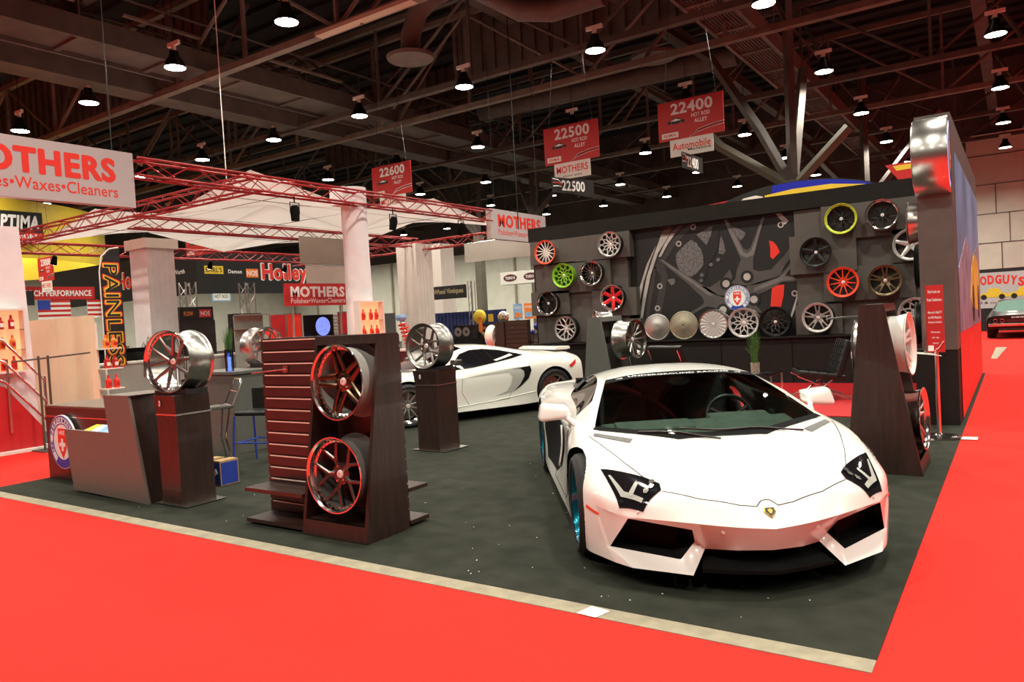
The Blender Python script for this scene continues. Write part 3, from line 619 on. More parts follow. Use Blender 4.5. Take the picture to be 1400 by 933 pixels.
tower('grey display tower behind the white supercar roof', (-4.14, 6.50, 0), pi/2, d=.62, sf=.26, sr=.16, m=GREYLAM)
GT = 'wheels in the display towers'
def tw(label, loc, n, **k):
    o = wheel('wheel_exhibit', **k); tag(place(o, loc, n, k.get('ph', 0)), label, 'wheel', GT)
tw('bronze split-spoke wheel with polished stepped lip, upper in the front tower', (-3.735, .50, 1.187), (-.02, -1, .04), R=.292, w=.26, style=('star', 5), spoke_m=mat('dark_bronze', (.16,.11,.065), .25, .95, noise=.1), lip=.055, conc=.03, barrel_m=mat('cast_silver', (.50,.48,.45), .38, .35, noise=.05), ph=.15, bolts=True)
tw('grey V-spoke wheel with polished lip, lower in the front tower', (-3.715, .40, .495), (.02, -1, .03), R=.288, w=.26, style=('fork', 5), spoke_m=GUN, lip=.05, conc=.03, barrel_m=mat('cast_grey', (.16,.15,.14), .4, .35, noise=.05), ph=.2, bolts=True)
tw('white wheel hanging high in the right tower, seen nearly edge-on', (-.26, 4.30, 1.16), (1, -.05, .03), R=.29, w=.30, style=('split', 5), lip_m=WHTMET, spoke_m=WHTMET, barrel_m=WHTMET)
tw('polished wheel hanging low in the right tower, seen nearly edge-on', (-.17, 4.30, .47), (1, -.05, .03), R=.285, w=.26, style=('split', 5), lip_m=CHROME, spoke_m=SILVER, barrel_m=CHROME)
tw('polished wheel on the rear side of the right tower, only its edge showing', (-.735, 4.35, 1.12), (-1, 0, 0), R=.275, w=.12, style=('mesh', 8))
tw('dark bright-edged wheel in the grey tower behind the supercar', (-4.0, 6.50, 1.19), (1, -.1, .03), R=.285, w=.26, style=('vee', 7), spoke_m=GREYMET, lip_m=GUN)
# ------------------------------------------------------------------ slatwall gondola behind the front tower
sw = thing('slatwall_rack', 'dark red-brown slatwall rack with two low shelves beside the front tower', 'slatwall rack', (-4.12, .76, 0))
b = B(); SLM = mat('slatwall_brown', (.038,.014,.012), .42, noise=.25, nscale=6, stretch=(.5, 6, 6), coat=.3)
ns = 15; z = .0
b.box(-.72, -.06, 0, .015, .12, 1.53); b.box(.015, .08, 0, .70, .12, 1.53)
for i in range(ns): b.box(-.715, -.078, .055+i*.0985, .012, -.058, .055+i*.0985+.084); b.box(-.715, .118, .055+i*.0985, .695, .138, .055+i*.0985+.084)
b.build('slat_panel', SLM, sw)
b = B(); gl = mat('slat_edge', (.85,.66,.56), .4, noise=.05)
for i in range(ns): b.box(-.68, -.083, .055+i*.0985+.074, -.02, -.078, .055+i*.0985+.0835)
b.build('slat_edging', gl, sw)
for s in (-1, 1):
    for z in (.02, .275):
        B().box(-.70 if s < 0 else -.6, -.34 if s < 0 else .14, z, .012 if s < 0 else .70, -.08 if s < 0 else .36, z+.03).build('shelf', WOOD_H, sw)
b = B(); b.tube([(-.40, -.08, 1.27), (-.40, -.10, 1.27), (-.60, -.27, 1.255)], .006, 8); b.box(-.43, -.09, 1.24, -.37, -.08, 1.30); b.build('hook', CHROME, sw)
# far slatwall rack with wheel
sw = thing('slatwall_rack', 'small distant slatwall rack at the far left corner of the booth', 'slatwall rack', (-9.05, 11.0, 0))
b = B(); b.box(-.33, -.05, 0, .31, .05, 1.52)
for i in range(14): b.box(-.31, -.07, .06+i*.104, .30, -.05, .06+i*.104+.085)
b.build('slat_panel', WOOD_H, sw); B().box(-.58, -.10, 0, -.33, .25, 1.50).build('end_panel', WOOD, sw)
b = B(); b.tube([(-.05, -.07, 1.36), (-.05, -.16, 1.36)], .01, 6); b.build('hook', CHROME, sw)
o = wheel('wheel_exhibit', R=.29, w=.22, lip_m=WHTMET, spoke_m=WHTMET, barrel_m=WHTMET); tag(place(o, (-9.88, 11.1, 1.16), (-1, 0, 0)), 'white wheel showing its edge left of the distant slatwall rack', 'wheel')

# ------------------------------------------------------------------ pedestals with wheels
def pedestal(label, x0, x1, y0, y1, h, wl_label, n, R, wx, wy, rz=0, roll=0, **k):
    t = thing('pedestal', label, 'pedestal', ((x0+x1)/2, (y0+y1)/2, 0)); a = (x1-x0)/2; c = (y1-y0)/2
    B().box(-a, -c, .01, a, c, h-.19).build('column', WOOD, t)
    B().box(-a-.005, -c-.005, h-.19, a+.005, c+.005, h-.175).build('silver_line', BRUSHED, t)
    B().prism([(-a, -c, h-.175), (a, -c, h-.175), (a+.018, -c-.018, h), (-a-.018, -c-.018, h)], (0, 2*c, 0)).build('cap', WOOD, t)
    B().box(-a-.10, -c-.02, .008, a+.10, c+.05, .014).build('base_plate', BRUSHED, t)
    M = face_matrix((-.07, -c-.016, h-.075), (0, -1, 0)); e = flat(circle2(0, 0, .014, 20, .028), M, LETWHITE, t, 'badge'); flat(circle2(0, 0, .006, 16, .014), M, LETRED, e, 'badge_emblem', .006)
    b = B(); Mr = Matrix.Translation((0, 0, h)) @ Matrix.Rotation(rz, 4, 'Z'); b.prism([(-.20, -.14, 0), (.20, -.14, 0), (.20, -.14, .05), (.1, -.14, .03), (-.1, -.14, .03), (-.20, -.14, .05)], (0, .26, 0)); 
    b.v = [tuple(Mr @ Vector(v)) for v in b.v]; b.build('wheel_cradle', BLKPL, t)
    o = wheel('wheel_exhibit', R=R, **k); tag(place(o, (wx, wy, h+R+.022), n, roll), wl_label, 'wheel', 'wheels on pedestals')
pedestal('dark wooden pedestal at the right end of the angled counter', -6.25, -5.93, .53, .885, 1.045, 'polished ten-spoke wheel on the pedestal beside the counter', (.19, -.98, .02), .298, -6.08, .56, .19, .1,
         w=.30, style=('vee', 5), spoke_m=GREYMET, lip=.03, conc=.06, bolts=True)
pedestal('dark wooden pedestal standing alone in front of the pearl white coupe', -5.66, -5.32, 3.55, 3.94, 1.0, 'dark brushed wheel on the lone pedestal in front of the coupe', (-.03, -1, .02), .285, -5.55, 3.60, 0, .25,
         w=.27, style=('fork', 5), spoke_m=GREYMET, lip_m=GREYMET, barrel_m=mat('tinted_steel', (.36,.34,.31), .3, .95, noise=.1))
pedestal('dark wooden pedestal behind the grey counter, partly behind the slatwall', -8.80, -8.12, 3.32, 3.72, 1.09, 'polished deep-dish wheel on the pedestal behind the grey counter', (1, -.05, .02), .275, -8.38, 3.50, pi/2, .1,
         w=.30, style=('wye', 6), spoke_m=CHROME, lip=.09)
pedestal('short dark pedestal hidden behind the grey tower', -5.95, -5.6, 8.9, 9.3, 1.02, 'bright wheel whose curved top shows above the grey display tower', (-.75, -.6, 0), .30, -5.95, 8.95, -.9, 0, w=.28, style=('mesh', 9))

# ------------------------------------------------------------------ angled counter
ct = thing('reception_counter', 'angled reception counter in dark wood with taupe front panel and round emblem', 'counter', (-7.7, .75, 0))
def L(p): return [(x+7.7, y-.75, z) for x, y, z in p]
dp = [(-9.0, .75), (-6.6, .75), (-6.6, 1.10), (-7.9, 1.10), (-8.3, 1.75), (-9.0, 1.75)]
b = B(); b.prism(L([(x, y, 0) for x, y in dp]), (0, 0, .845)); b.build('desk_body', WOOD_H, ct)
b = B(); b.prism(L([(x-.004, y-.004, .845) for x, y in dp]), (0, 0, .022)); b.build('desk_top', mat('desk_top_brown', (.13,.09,.06), .35, noise=.15, nscale=7), ct)
B().box(-1.30, -.006, .735, .75, -.001, .748).build('silver_line', BRUSHED, ct)
b = B(); P = [(-7.91, .45, .67), (-7.79, .45, .03), (-6.37, .45, .0), (-6.60, .45, 1.04), (-7.06, .45, 1.04), (-7.0, .45, .665)]
b.prism(L(P), (0, .03, 0)); b.build('front_panel', TAUPE, ct)
b = B(); b.prism(L([(-7.06, .481, 1.04), (-7.0, .481, .665), (-6.93, .481, .0), (-6.38, .481, 0), (-6.605, .481, 1.04)]), (0, .42, 0)); b.build('tall_section', WOOD, ct)
b = B(); b.box(.67-.02, -.30, 1.04, 1.12, .17, 1.045); b.build('tall_top', TAUPE, ct)
b = B(); b.prism(L([(-7.90, .48, .60), (-7.0, .48, .60), (-7.0, .48, .615), (-7.90, .48, .615)]), (0, .27, 0)); b.build('tray', TAUPE, ct)
wheel_logo(face_matrix((-8.52+7.7, -.03, .46), (0, -1, 0)), .31, ct, .02)
for i, (x, c) in enumerate(((-7.62, YELLOW), (-7.45, PAPER), (-7.30, SKYBLUE))):
    o = B().box(-.07, -.09, 0, .07, .09, .012).build('brochure', c, loc=(x, .60, .66), rot=(.3, .05*i, .2*i)); tag(o, ('yellow', 'white', 'pale blue')[i]+' brochure in the tray of the angled counter', 'brochure', 'brochures in the counter tray')
    o.location.z = .665
tag(B().box(-.22, -.07, 0, .22, .07, .03).build('keyboard_tray', BLKPL, loc=(-8.0, 1.7, .872), rot=(0, 0, .25)), 'slim black tray lying on the counter top', 'tray')
# rear grey counter
t = tag(B().box(-8.95, 2.6, 0, -7.98, 3.25, 1.05).build('bar_counter', GREYLAM), 'plain grey bar counter behind the bar stools', 'counter')
B().box(-8.97, 2.58, 1.05, -7.95, 3.27, 1.085).build('counter_top', GREYLAM, t)
v = tag(B().tube([(0,0,0),(0,0,.30)], [.055,.06], 20).build('glass_vase', glassmat('vase_glass', (.55,.6,.85)), loc=(-8.2, 2.72, 1.085), smooth=True), 'blue-glowing glass vase with grass on the grey bar counter', 'vase')
B().cyl((0,0,.01),(0,0,.25),.02,n=10).build('blue_light', BLUEGLOW, v)
b = B(); rr = random.Random(5)
for i in range(60):
    a = rr.uniform(0, 6.3); r = rr.uniform(0, .035); l = rr.uniform(.25, .42)
    b.tube([(r*cos(a), r*sin(a), .2), (r*1.4*cos(a), r*1.4*sin(a), .2+l*.6), (r*2.2*cos(a), r*2.2*sin(a), .2+l)], [.004,.003,.001], 4)
b.build('grass_stems', GREEN, v)
b = B()
for i in range(9): a = i*.7; b.tube([(0,0,0),(.03*cos(a),.03*sin(a),.35),(.10*cos(a),.10*sin(a),.6)], .003, 4)
tag(b.build('dry_twigs', BLKPL, loc=(-6.72, 1.15, 1.05)), 'thin black twigs rising behind the polished ten-spoke wheel', 'twigs')
b = B(); b.tube([(0, 0, 0), (0, 0, .1)], .05, 14); tag(b.build('twig_vase', BLKPL, loc=(-6.72, 1.15, 1.045)), 'small dark vase holding black twigs on the counter', 'vase')
# bar stools
def stool(label, loc, rz, seat=LEATHER, frame=CHROME, back=.30, group='bar stools', zs=.70):
    t = thing('bar_stool', label, 'bar stool', loc, rz, group)
    B().box(-.24, -.19, zs, .24, .19, zs+.05).build('seat', seat, t, bevel=.015)
    b = B(); b.prism([(-.24, .17, zs+.04), (.24, .17, zs+.04), (.24, .17, zs+.04+back), (-.24, .17, zs+.04+back)], (0, .03, 0)); b.build('backrest', seat, t, bevel=.01)
    for sx in (-1, 1):
        for sy in (-1, 1): B().tube([(sx*.24, sy*.18, zs), (sx*.25, sy*.20, .4), (sx*.26, sy*.22, .008)], .013, 8).build('leg', frame, t, smooth=True)
    B().tube([(-.20, -.20, .28), (.20, -.20, .28), (.20, .20, .28), (-.20, .20, .28)], .010, 8, closed=True).build('foot_ring', frame, t)
stool('black bar stool with blue-tinted chrome frame by the grey counter', (-7.05, 2.30, 0), .3, back=.27, zs=.60, frame=mat('blue_lit_chrome', (.10,.17,.85), .2, .6, noise=.1))  # blue LED light on the chrome is put into the frame colour
t = thing('bar_stool', 'grey moulded bar stool with open chrome backrest beside the pedestal', 'bar stool', (-7.12, 1.68, 0), -.4, 'bar stools')
B().tube([(-.2,-.18,.76),(.2,-.18,.76),(.2,.2,.76),(-.2,.2,.76)], .014, 8, closed=True).build('seat_frame', CHROME, t)
B().box(-.19, -.18, .74, .19, .19, .765).build('seat', GREYMET, t, bevel=.01)
B().tube([(-.2,.2,.76),(-.18,.30,1.0),(-.15,.32,1.06),(.15,.32,1.06),(.18,.30,1.0),(.2,.2,.76)], .012, 8).build('backrest_frame', CHROME, t)
B().tube([(-.18,.27,.92),(.18,.27,.92)], .01, 8).build('backrest_bar', CHROME, t)
for sx in (-1, 1):
    for sy in (-1, 1): B().tube([(sx*.18, sy*.17, .74), (sx*.12, sy*.12, .4), (sx*.20, sy*.20, .008)], .012, 8).build('leg', CHROME, t)
# boxes on the floor
for i, (x, y, c, l) in enumerate(((-6.66, 1.34, GREEN, 'small cardboard carton with green printed side on the carpet'), (-6.45, 1.36, BLUE, 'small cardboard carton with blue printed side near the stool legs'))):
    t = tag(B().box(-.07, -.11, 0, .07, .11, .26).build('carton', CARD, loc=(x, y, .009)), l, 'box', 'cartons by the counter')
    B().box(-.06, -.113, .01, .06, -.1105, .24).build('printed_panel', c, t)
    flat([(-.02, 0), (.03, .03), (.0, .08), (-.03, .05)], face_matrix((0, -.1135, .10), (0,-1,0)), LETWHITE, t, 'printed_mark')
    B().box(.0701, -.10, .01, .072, .10, .24).build('printed_panel', c, t)

# ------------------------------------------------------------------ lounge
def lounge(label, loc, rz):
    t = thing('lounge_chair', label, 'lounge chair', loc, rz, 'black leather lounge chairs')
    def cushion(nm, M, w, d, h):
        b = B(); n = 5
        b.box(-w/2, -d/2, 0, w/2, d/2, h, M=M)
        o = b.build(nm, LEATHER, t, bevel=.025)
        b = B()
        for i in range(1, n):
            x = -w/2+w*i/n; y = -d/2+d*i/n
            b.tube([M @ Vector((x, -d/2, h+.004)), M @ Vector((x, d/2, h+.004))], .008, 5); b.tube([M @ Vector((-w/2, y, h+.004)), M @ Vector((w/2, y, h+.004))], .008, 5)
        b.build('tufting', BLKMATT, o)
    cushion('seat_cushion', Matrix.Translation((0, 0, .34)) @ Matrix.Rotation(radians(-8), 4, 'X'), .76, .70, .10)
    cushion('back_cushion', Matrix.Translation((0, .38, .62)) @ Matrix.Rotation(radians(72), 4, 'X'), .76, .62, .10)
    for s in (-1, 1):
        x = s*.34
        B().tube([(x, -.36, .40), (x, -.15, .30), (x, .15, .12), (x, .42, .015)], .013, 8).build('frame_rail', CHROME, t, smooth=True)
        B().tube([(x, -.38, .015), (x, -.1, .12), (x, .25, .40), (x, .48, .86)], .013, 8).build('frame_rail', CHROME, t, smooth=True)
    B().cyl((-.34, .10, .2), (.34, .10, .2), .012).build('cross_bar', CHROME, t)
lounge('black tufted leather lounge chair on the red rug, right of the potted grass', (-2.15, 9.3, .02), radians(-68))
lounge('black tufted leather lounge chair seen from behind over the supercar roof', (-4.45, 9.3, .02), radians(160))
t = thing('coffee_table', 'low dark coffee table under the grass vase', 'table', (-3.1, 9.2, .02))
B().box(-.35, -.35, .40, .35, .35, .43).build('table_top', BLKGLOSS, t, bevel=.004)
for sx in (-1, 1):
    for sy in (-1, 1): B().box(sx*.33-.015, sy*.33-.015, 0, sx*.33+.015, sy*.33+.015, .40).build('leg', CHROME, t)
v = tag(B().tube([(0,0,0),(0,0,.18)], [.07,.075], 20).build('glass_vase', mat('pebble_vase', (.30,.27,.22), .3, noise=.7, nscale=60), loc=(-3.05, 8.98, .45), smooth=True), 'glass vase of pebbles and tall green grass on the coffee table', 'vase')
b = B(); rr = random.Random(9)
for i in range(130):
    a = rr.uniform(0, 6.3); r = rr.uniform(.0, .05); l = rr.uniform(.28, .58); k = rr.uniform(1.2, 3.4)
    b.tube([(r*cos(a), r*sin(a), .15), (r*1.3*cos(a), r*1.3*sin(a), .15+l*.6), (r*k*cos(a), r*k*sin(a), .15+l)], [.005,.004,.001], 4)
b.build('grass_stems', GREEN, v)
t = tag(B().tube([(-.05,0,0),(-.05,0,.0)], .001, 4).build('crystal_tray', CHROME), None, None) if False else None
b = B(); b.lathe([(0,.001),(0,.09),(.02,.10),(.02,.09),(.008,.001)], 24, Matrix.Rotation(-pi/2, 4, 'Y')); tag(b.build('glass_dish', CHROME, loc=(-2.88, 8.98, .45), smooth=True), 'small sparkling dish beside the grass vase', 'dish')
# display hook near the right tower
b = B(); b.tube([(0,0,0),(.34,0,.015)], .012, 8); b.lathe([(0,.018),(0,.03),(.012,.03),(.012,.018)], 16, closed=True)
tag(b.build('chrome_peg', CHROME, loc=(-1.12, 5.0, 1.40)), 'short chrome display arm sticking out left of the right tower', 'peg')
# ------------------------------------------------------------------ cars
class Cage:
    """half body grid, mirrored about y = 0, subdivided, then split by material tag"""
    def __init__(s): s.v = []; s.f = []; s.t = []; s.cr = {}; s.cv = set()
    def vert(s, p): s.v.append(tuple(p)); return len(s.v)-1
    def face(s, idx, t): s.f.append(tuple(idx)); s.t.append(t)
    def crease(s, a, b, w=1.): s.cr[(min(a, b), max(a, b))] = w
    def loop(s, ids, w=1.):
        for a, b in zip(ids, ids[1:]): s.crease(a, b, w)
    def evaluate(s, lv=3):
        bm = bmesh.new(); L = {}; R = {}; vl = bm.verts.layers.float.new('crease_vert'); cl = bm.edges.layers.float.new('crease_edge')
        for i, p in enumerate(s.v):
            L[i] = bm.verts.new(p); R[i] = L[i] if abs(p[1]) < 1e-6 else bm.verts.new((p[0], -p[1], p[2]))
        for f, t in zip(s.f, s.t):
            for D, rev in ((L, False), (R, True)):
                q = [D[i] for i in f]
                if rev: q = q[::-1]
                if rev and all(D[i] is L[i] for i in f): continue
                try: fc = bm.faces.new(q); fc.material_index = t; fc.smooth = True
                except ValueError: pass
        for i in s.cv:
            L[i][vl] = 1.; R[i][vl] = 1.
        for (a, b), w in s.cr.items():
            for D in (L, R):
                e = bm.edges.get((D[a], D[b]))
                if e: e[cl] = w
        bmesh.ops.recalc_face_normals(bm, faces=bm.faces)
        me = bpy.data.meshes.new('cage'); bm.to_mesh(me); bm.free()
        for i in range(12): me.materials.append(PAINT)
        o = bpy.data.objects.new('cage', me); COL.objects.link(o)
        md = o.modifiers.new('s', 'SUBSURF'); md.levels = md.render_levels = lv
        bpy.context.view_layer.update()
        out = bpy.data.meshes.new_from_object(o.evaluated_get(bpy.context.evaluated_depsgraph_get()))
        bpy.data.objects.remove(o); return out

def split_mesh(me, tags, name, mats, parent, arches=(), solid=0., angle=30):
    """faces of ME whose tag is in TAGS become one object; wheel arches (x, z, r, ymin) are cut out cleanly"""
    bm = bmesh.new(); bm.from_mesh(me)
    kill = [f for f in bm.faces if f.material_index not in tags]
    bmesh.ops.delete(bm, geom=kill, context='FACES')
    for (ax, az, r, ymin) in arches:
        kill = []
        for f in bm.faces:
            c = f.calc_center_median()
            if abs(c.y) > ymin and math.hypot(c.x-ax, c.z-az) < r: kill.append(f)
        bmesh.ops.delete(bm, geom=kill, context='FACES')
        for v in bm.verts:
            if abs(v.co.y) > ymin and v.is_boundary:
                d = math.hypot(v.co.x-ax, v.co.z-az)
                if abs(d-r) < .05 and d > 1e-3 and v.co.z > .16: v.co.x = ax+(v.co.x-ax)*r/d; v.co.z = az+(v.co.z-az)*r/d
    bmesh.ops.delete(bm, geom=[v for v in bm.verts if not v.link_faces], context='VERTS')
    for f in bm.faces: f.material_index = tags.index(f.material_index) if len(mats) > 1 else 0
    out = bpy.data.meshes.new(name); bm.to_mesh(out); bm.free()
    for m in mats: out.materials.append(m)
    out.polygons.foreach_set('use_smooth', [True]*len(out.polygons)); out.set_sharp_from_angle(angle=radians(angle))
    o = bpy.data.objects.new(name, out); COL.objects.link(o); o.parent = parent
    if solid:
        md = o.modifiers.new('t', 'SOLIDIFY'); md.thickness = solid; md.offset = -1
    return o
def bvh_of(me): return BVHTree.FromPolygons([v.co.copy() for v in me.vertices], [tuple(p.vertices) for p in me.polygons])

def decal(bvh, poly, mode, side, m, parent, name, off=.004, step=.035, holes=(), th=.0):
    """polygon pressed onto the body: mode 'top' poly=(x,y) from above; 'side' poly=(x,z) from the flank; 'front' poly=(y,z)"""
    P = [Vector(p) for p in poly]; x0 = min(p.x for p in P); x1 = max(p.x for p in P); y0 = min(p.y for p in P); y1 = max(p.y for p in P)
    pts = list(P); n0 = len(P); edges = [(i, (i+1) % n0) for i in range(n0)]
    # refine edges
    pts = []; 
    for i in range(n0):
        a, b_ = P[i], P[(i+1) % n0]; k = max(1, int((b_-a).length/step))
        for j in range(k): pts.append(a+(b_-a)*j/k)
    n = len(pts); edges = [(i, (i+1) % n) for i in range(n)]
    def inside(q):
        c = False
        for i in range(n0):
            a, b_ = P[i], P[(i+1) % n0]
            if (a.y > q.y) != (b_.y > q.y) and q.x < (b_.x-a.x)*(q.y-a.y)/(b_.y-a.y)+a.x: c = not c
        return c
    x = x0+step*.5
    while x < x1:
        y = y0+step*.5
        while y < y1:
            q = Vector((x, y))
            if inside(q) and min((q-p).length for p in pts) > step*.45: pts.append(q)
            y += step
        x += step
    r = delaunay_2d_cdt(pts, edges, [list(range(n))], 1, 1e-6)
    vs = []; ok = []
    for p in r[0]:
        if mode == 'top': o = Vector((p.x, p.y, 3)); d = Vector((0, 0, -1))
        elif mode == 'side': o = Vector((p.x, 3*side, p.y)); d = Vector((0, -side, 0))
        else: o = Vector((3, p.x, p.y)); d = Vector((-1, 0, 0))
        h = bvh.ray_cast(o, d)
        if h[0] is None: vs.append((0, 0, 0)); ok.append(False)
        else:
            nn = h[1] if h[1].dot(d) < 0 else -h[1]
            vs.append(h[0]-d*off*.3+nn*off); ok.append(True)
    fs = [f for f in r[2] if all(ok[i] for i in f)]
    b = B(); b.add(vs, [tuple(f) for f in fs])
    used = sorted({i for f in b.f for i in f}); mp = {i: k for k, i in enumerate(used)}
    b.v = [b.v[i] for i in used]; b.f = [tuple(mp[i] for i in f) for f in b.f]
    if not b.f: return None
    o = b.build(name, m, parent, smooth=True, angle=50)
    if th:
        md = o.modifiers.new('t', 'SOLIDIFY'); md.thickness = th; md.offset = 1
    return o
def gapline(bvh, pts, mode, side, parent, r=.0028, m=None, name='panel_gap', off=0., n=14):
    out = []
    for i in range(len(pts)-1):
        for k in range(n):
            t = k/n; out.append((pts[i][0]+(pts[i+1][0]-pts[i][0])*t, pts[i][1]+(pts[i+1][1]-pts[i][1])*t))
    out.append(pts[-1]); P = []
    for p in out:
        if mode == 'top': o = Vector((p[0], p[1], 3)); d = Vector((0, 0, -1))
        elif mode == 'side': o = Vector((p[0], 3*side, p[1])); d = Vector((0, -side, 0))
        else: o = Vector((3, p[0], p[1])); d = Vector((-1, 0, 0))
        h = bvh.ray_cast(o, d)
        if h[0] is not None: P.append(h[0]-d*off)
    if len(P) > 1: return B().tube(P, r, 5).build(name, m or BLKMATT, parent)

def car_wheel(car, x, y, r, rr, w, style, spoke_m, lip_m=CHROME, lip=.03, disc=True, conc=.05):
    s = 1 if y > 0 else -1
    o = wheel('wheel', R=rr, w=w, style=style, spoke_m=spoke_m, lip_m=lip_m, barrel_m=GUN, lip=lip, conc=conc); o.parent = car
    M = Matrix.Translation((x, y, r)) @ Matrix.Rotation(s*pi/2, 4, 'Z'); o.matrix_local = M
    P = [(.004, rr-.004), (.012, rr+.01), (.012, r-.035), (-.02, r-.004), (-.05, r), (-w+.04, r), (-w+.01, r-.006), (-w-.012, r-.035), (-w-.012, rr+.01), (-w, rr-.004)]
    b = B(); b.lathe(P, 64); b.build('tyre', RUBBER, o, smooth=True)
    if disc:
        b = B(); b.lathe([(-.13, .06), (-.13, rr*.78), (-.15, rr*.78), (-.15, .06)], 40); b.build('brake_disc', GREYMET, o, smooth=True)
    return o
def arch_liner(car, x, z, r, y0, y1):
    b = B(); s = 1 if y1 > 0 else -1
    b.lathe([(min(abs(y0), abs(y1)), .05), (min(abs(y0), abs(y1)), r), (max(abs(y0), abs(y1)), r)], 40, Matrix.Translation((x, 0, z)) @ Matrix.Rotation(s*pi/2, 4, 'Z'), ang=radians(236), a0=radians(-118))
    return b.build('arch_liner', BLKMATT, car)

# ---- the white angular supercar
CX0, CY0, CYAW = -1.1331, 1.4440, -0.94537
av = thing('sports_car', 'white angular supercar with Y-shaped headlamp strips parked at the front of the booth', 'car', (CX0, CY0, .006), CYAW)
J = 11  # rails 0..10: centre, .2, .42, glass edge, pillar edge, belt, crest, outer, mid side, low side, sill
ST = [
 [(1.008,0,.387),(.970,.2,.395),(.899,.394,.41),(.80,.56,.412),(.745,.65,.412),(.684,.738,.412),(.585,.83,.425),(.48,.895,.44),(.50,.885,.33),(.535,.85,.212),(.60,.81,.125)],
 [(.905,0,.478),(.882,.2,.484),(.815,.41,.495),(.752,.56,.498),(.702,.66,.493),(.63,.77,.486),(.53,.87,.50),(.39,.945,.51),(.39,.955,.38),(.40,.945,.25),(.42,.925,.135)],
 [(.833,0,.544),(.815,.2,.548),(.752,.42,.554),(.69,.55,.558),(.615,.66,.560),(.52,.775,.560),(.42,.872,.566),(.28,.955,.56),(.30,.975,.40),(.33,.965,.25),(.35,.945,.13)],
 [(.50,0,.652),(.50,.2,.654),(.475,.42,.650),(.44,.64,.652),(.38,.73,.662),(.31,.82,.664),(.22,.90,.652),(.11,.965,.605),(.10,.992,.45),(.10,.98,.27),(.10,.96,.13)],
 [(.25,0,.712),(.245,.2,.715),(.23,.42,.712),(.16,.68,.722),(.11,.76,.738),(.06,.83,.744),(.02,.905,.732),(-.06,.975,.67),(-.09,1.0,.5),(-.1,.985,.3),(-.1,.965,.13)],
 [(.095,0,.742),(.125,.17,.748),(.14,.29,.757),(-.20,.79,.788),(-.27,.838,.790),(-.33,.875,.785),(-.35,.925,.762),(-.38,.972,.68),(-.36,.985,.5),(-.36,.98,.3),(-.36,.965,.14)],
 [(-.43,0,.936),(-.425,.18,.934),(-.43,.34,.930),(-.60,.685,.935),(-.66,.732,.932),(-.69,.855,.822),(-.69,.89,.79),(-.69,.925,.68),(-.68,.93,.5),(-.68,.96,.3),(-.68,.975,.16)],
 [(-1.0,0,1.098),(-.995,.2,1.096),(-.988,.40,1.086),(-.972,.575,1.058),(-1.03,.622,1.046),(-1.04,.81,.84),(-1.04,.86,.80),(-1.04,.90,.68),(-1.03,.91,.5),(-1.03,.955,.3),(-1.03,.985,.16)],
 [(-1.4,0,1.136),(-1.4,.2,1.134),(-1.4,.38,1.12),(-1.4,.535,1.088),(-1.42,.585,1.072),(-1.42,.80,.86),(-1.42,.86,.82),(-1.42,.90,.69),(-1.4,.89,.5),(-1.4,.95,.3),(-1.4,.99,.17)],
 [(-1.85,0,1.10),(-1.85,.2,1.097),(-1.85,.36,1.085),(-1.85,.51,1.052),(-1.87,.57,1.030),(-1.85,.79,.88),(-1.85,.88,.85),(-1.85,.935,.70),(-1.8,.90,.5),(-1.8,.96,.3),(-1.8,1.0,.17)],
 [(-2.2,0,1.035),(-2.2,.2,1.033),(-2.2,.34,1.02),(-2.2,.50,.995),(-2.22,.60,.955),(-2.2,.80,.885),(-2.2,.92,.87),(-2.2,1.0,.73),(-2.15,.99,.5),(-2.15,.99,.3),(-2.15,1.0,.17)],
 [(-2.7,0,.955),(-2.7,.2,.955),(-2.7,.34,.95),(-2.7,.5,.935),(-2.7,.65,.91),(-2.7,.80,.885),(-2.7,.92,.868),(-2.7,1.008,.76),(-2.7,1.022,.52),(-2.7,1.01,.3),(-2.7,.99,.17)],
 [(-3.2,0,.895),(-3.2,.2,.895),(-3.2,.34,.893),(-3.2,.5,.885),(-3.2,.65,.872),(-3.2,.79,.862),(-3.2,.90,.845),(-3.2,.985,.74),(-3.2,1.0,.52),(-3.2,.985,.34),(-3.2,.96,.2)],
 [(-3.6,0,.85),(-3.6,.2,.85),(-3.6,.34,.85),(-3.59,.5,.848),(-3.58,.65,.84),(-3.56,.77,.83),(-3.55,.86,.81),(-3.53,.935,.71),(-3.53,.94,.52),(-3.52,.92,.36),(-3.5,.90,.25)],
 [(-3.72,0,.80),(-3.72,.2,.80),(-3.72,.34,.80),(-3.71,.5,.80),(-3.70,.65,.79),(-3.68,.76,.78),(-3.66,.84,.76),(-3.64,.90,.67),(-3.64,.90,.52),(-3.63,.88,.38),(-3.61,.86,.28)],
 [(-3.70,0,.30),(-3.70,.2,.30),(-3.70,.34,.30),(-3.69,.5,.30),(-3.68,.65,.30),(-3.66,.74,.29),(-3.65,.80,.285),(-3.64,.83,.28),(-3.63,.84,.28),(-3.62,.85,.28),(-3.61,.855,.275)],
]
cg = Cage(); ID = [[cg.vert(p) for p in row] for row in ST]
BODY, WIND, SIDEG, LIPP, PANEL, DARK, DECKM, REARF = range(8)
for i in range(len(ST)-1):
    for j in range(J-1):
        t = BODY
        if i in (5, 6) and j < 3: t = WIND
        if i in (6, 7, 8) and j == 4: t = SIDEG
        if i in (9, 10, 11) and j < 2: t = DECKM
        if i == 14: t = REARF
        cg.face([ID[i][j], ID[i][j+1], ID[i+1][j+1], ID[i+1][j]], t)
cg.loop([ID[5][j] for j in range(4)]); cg.loop([ID[i][3] for i in (5, 6, 7)]); cg.loop([ID[7][j] for j in range(4)], .9)
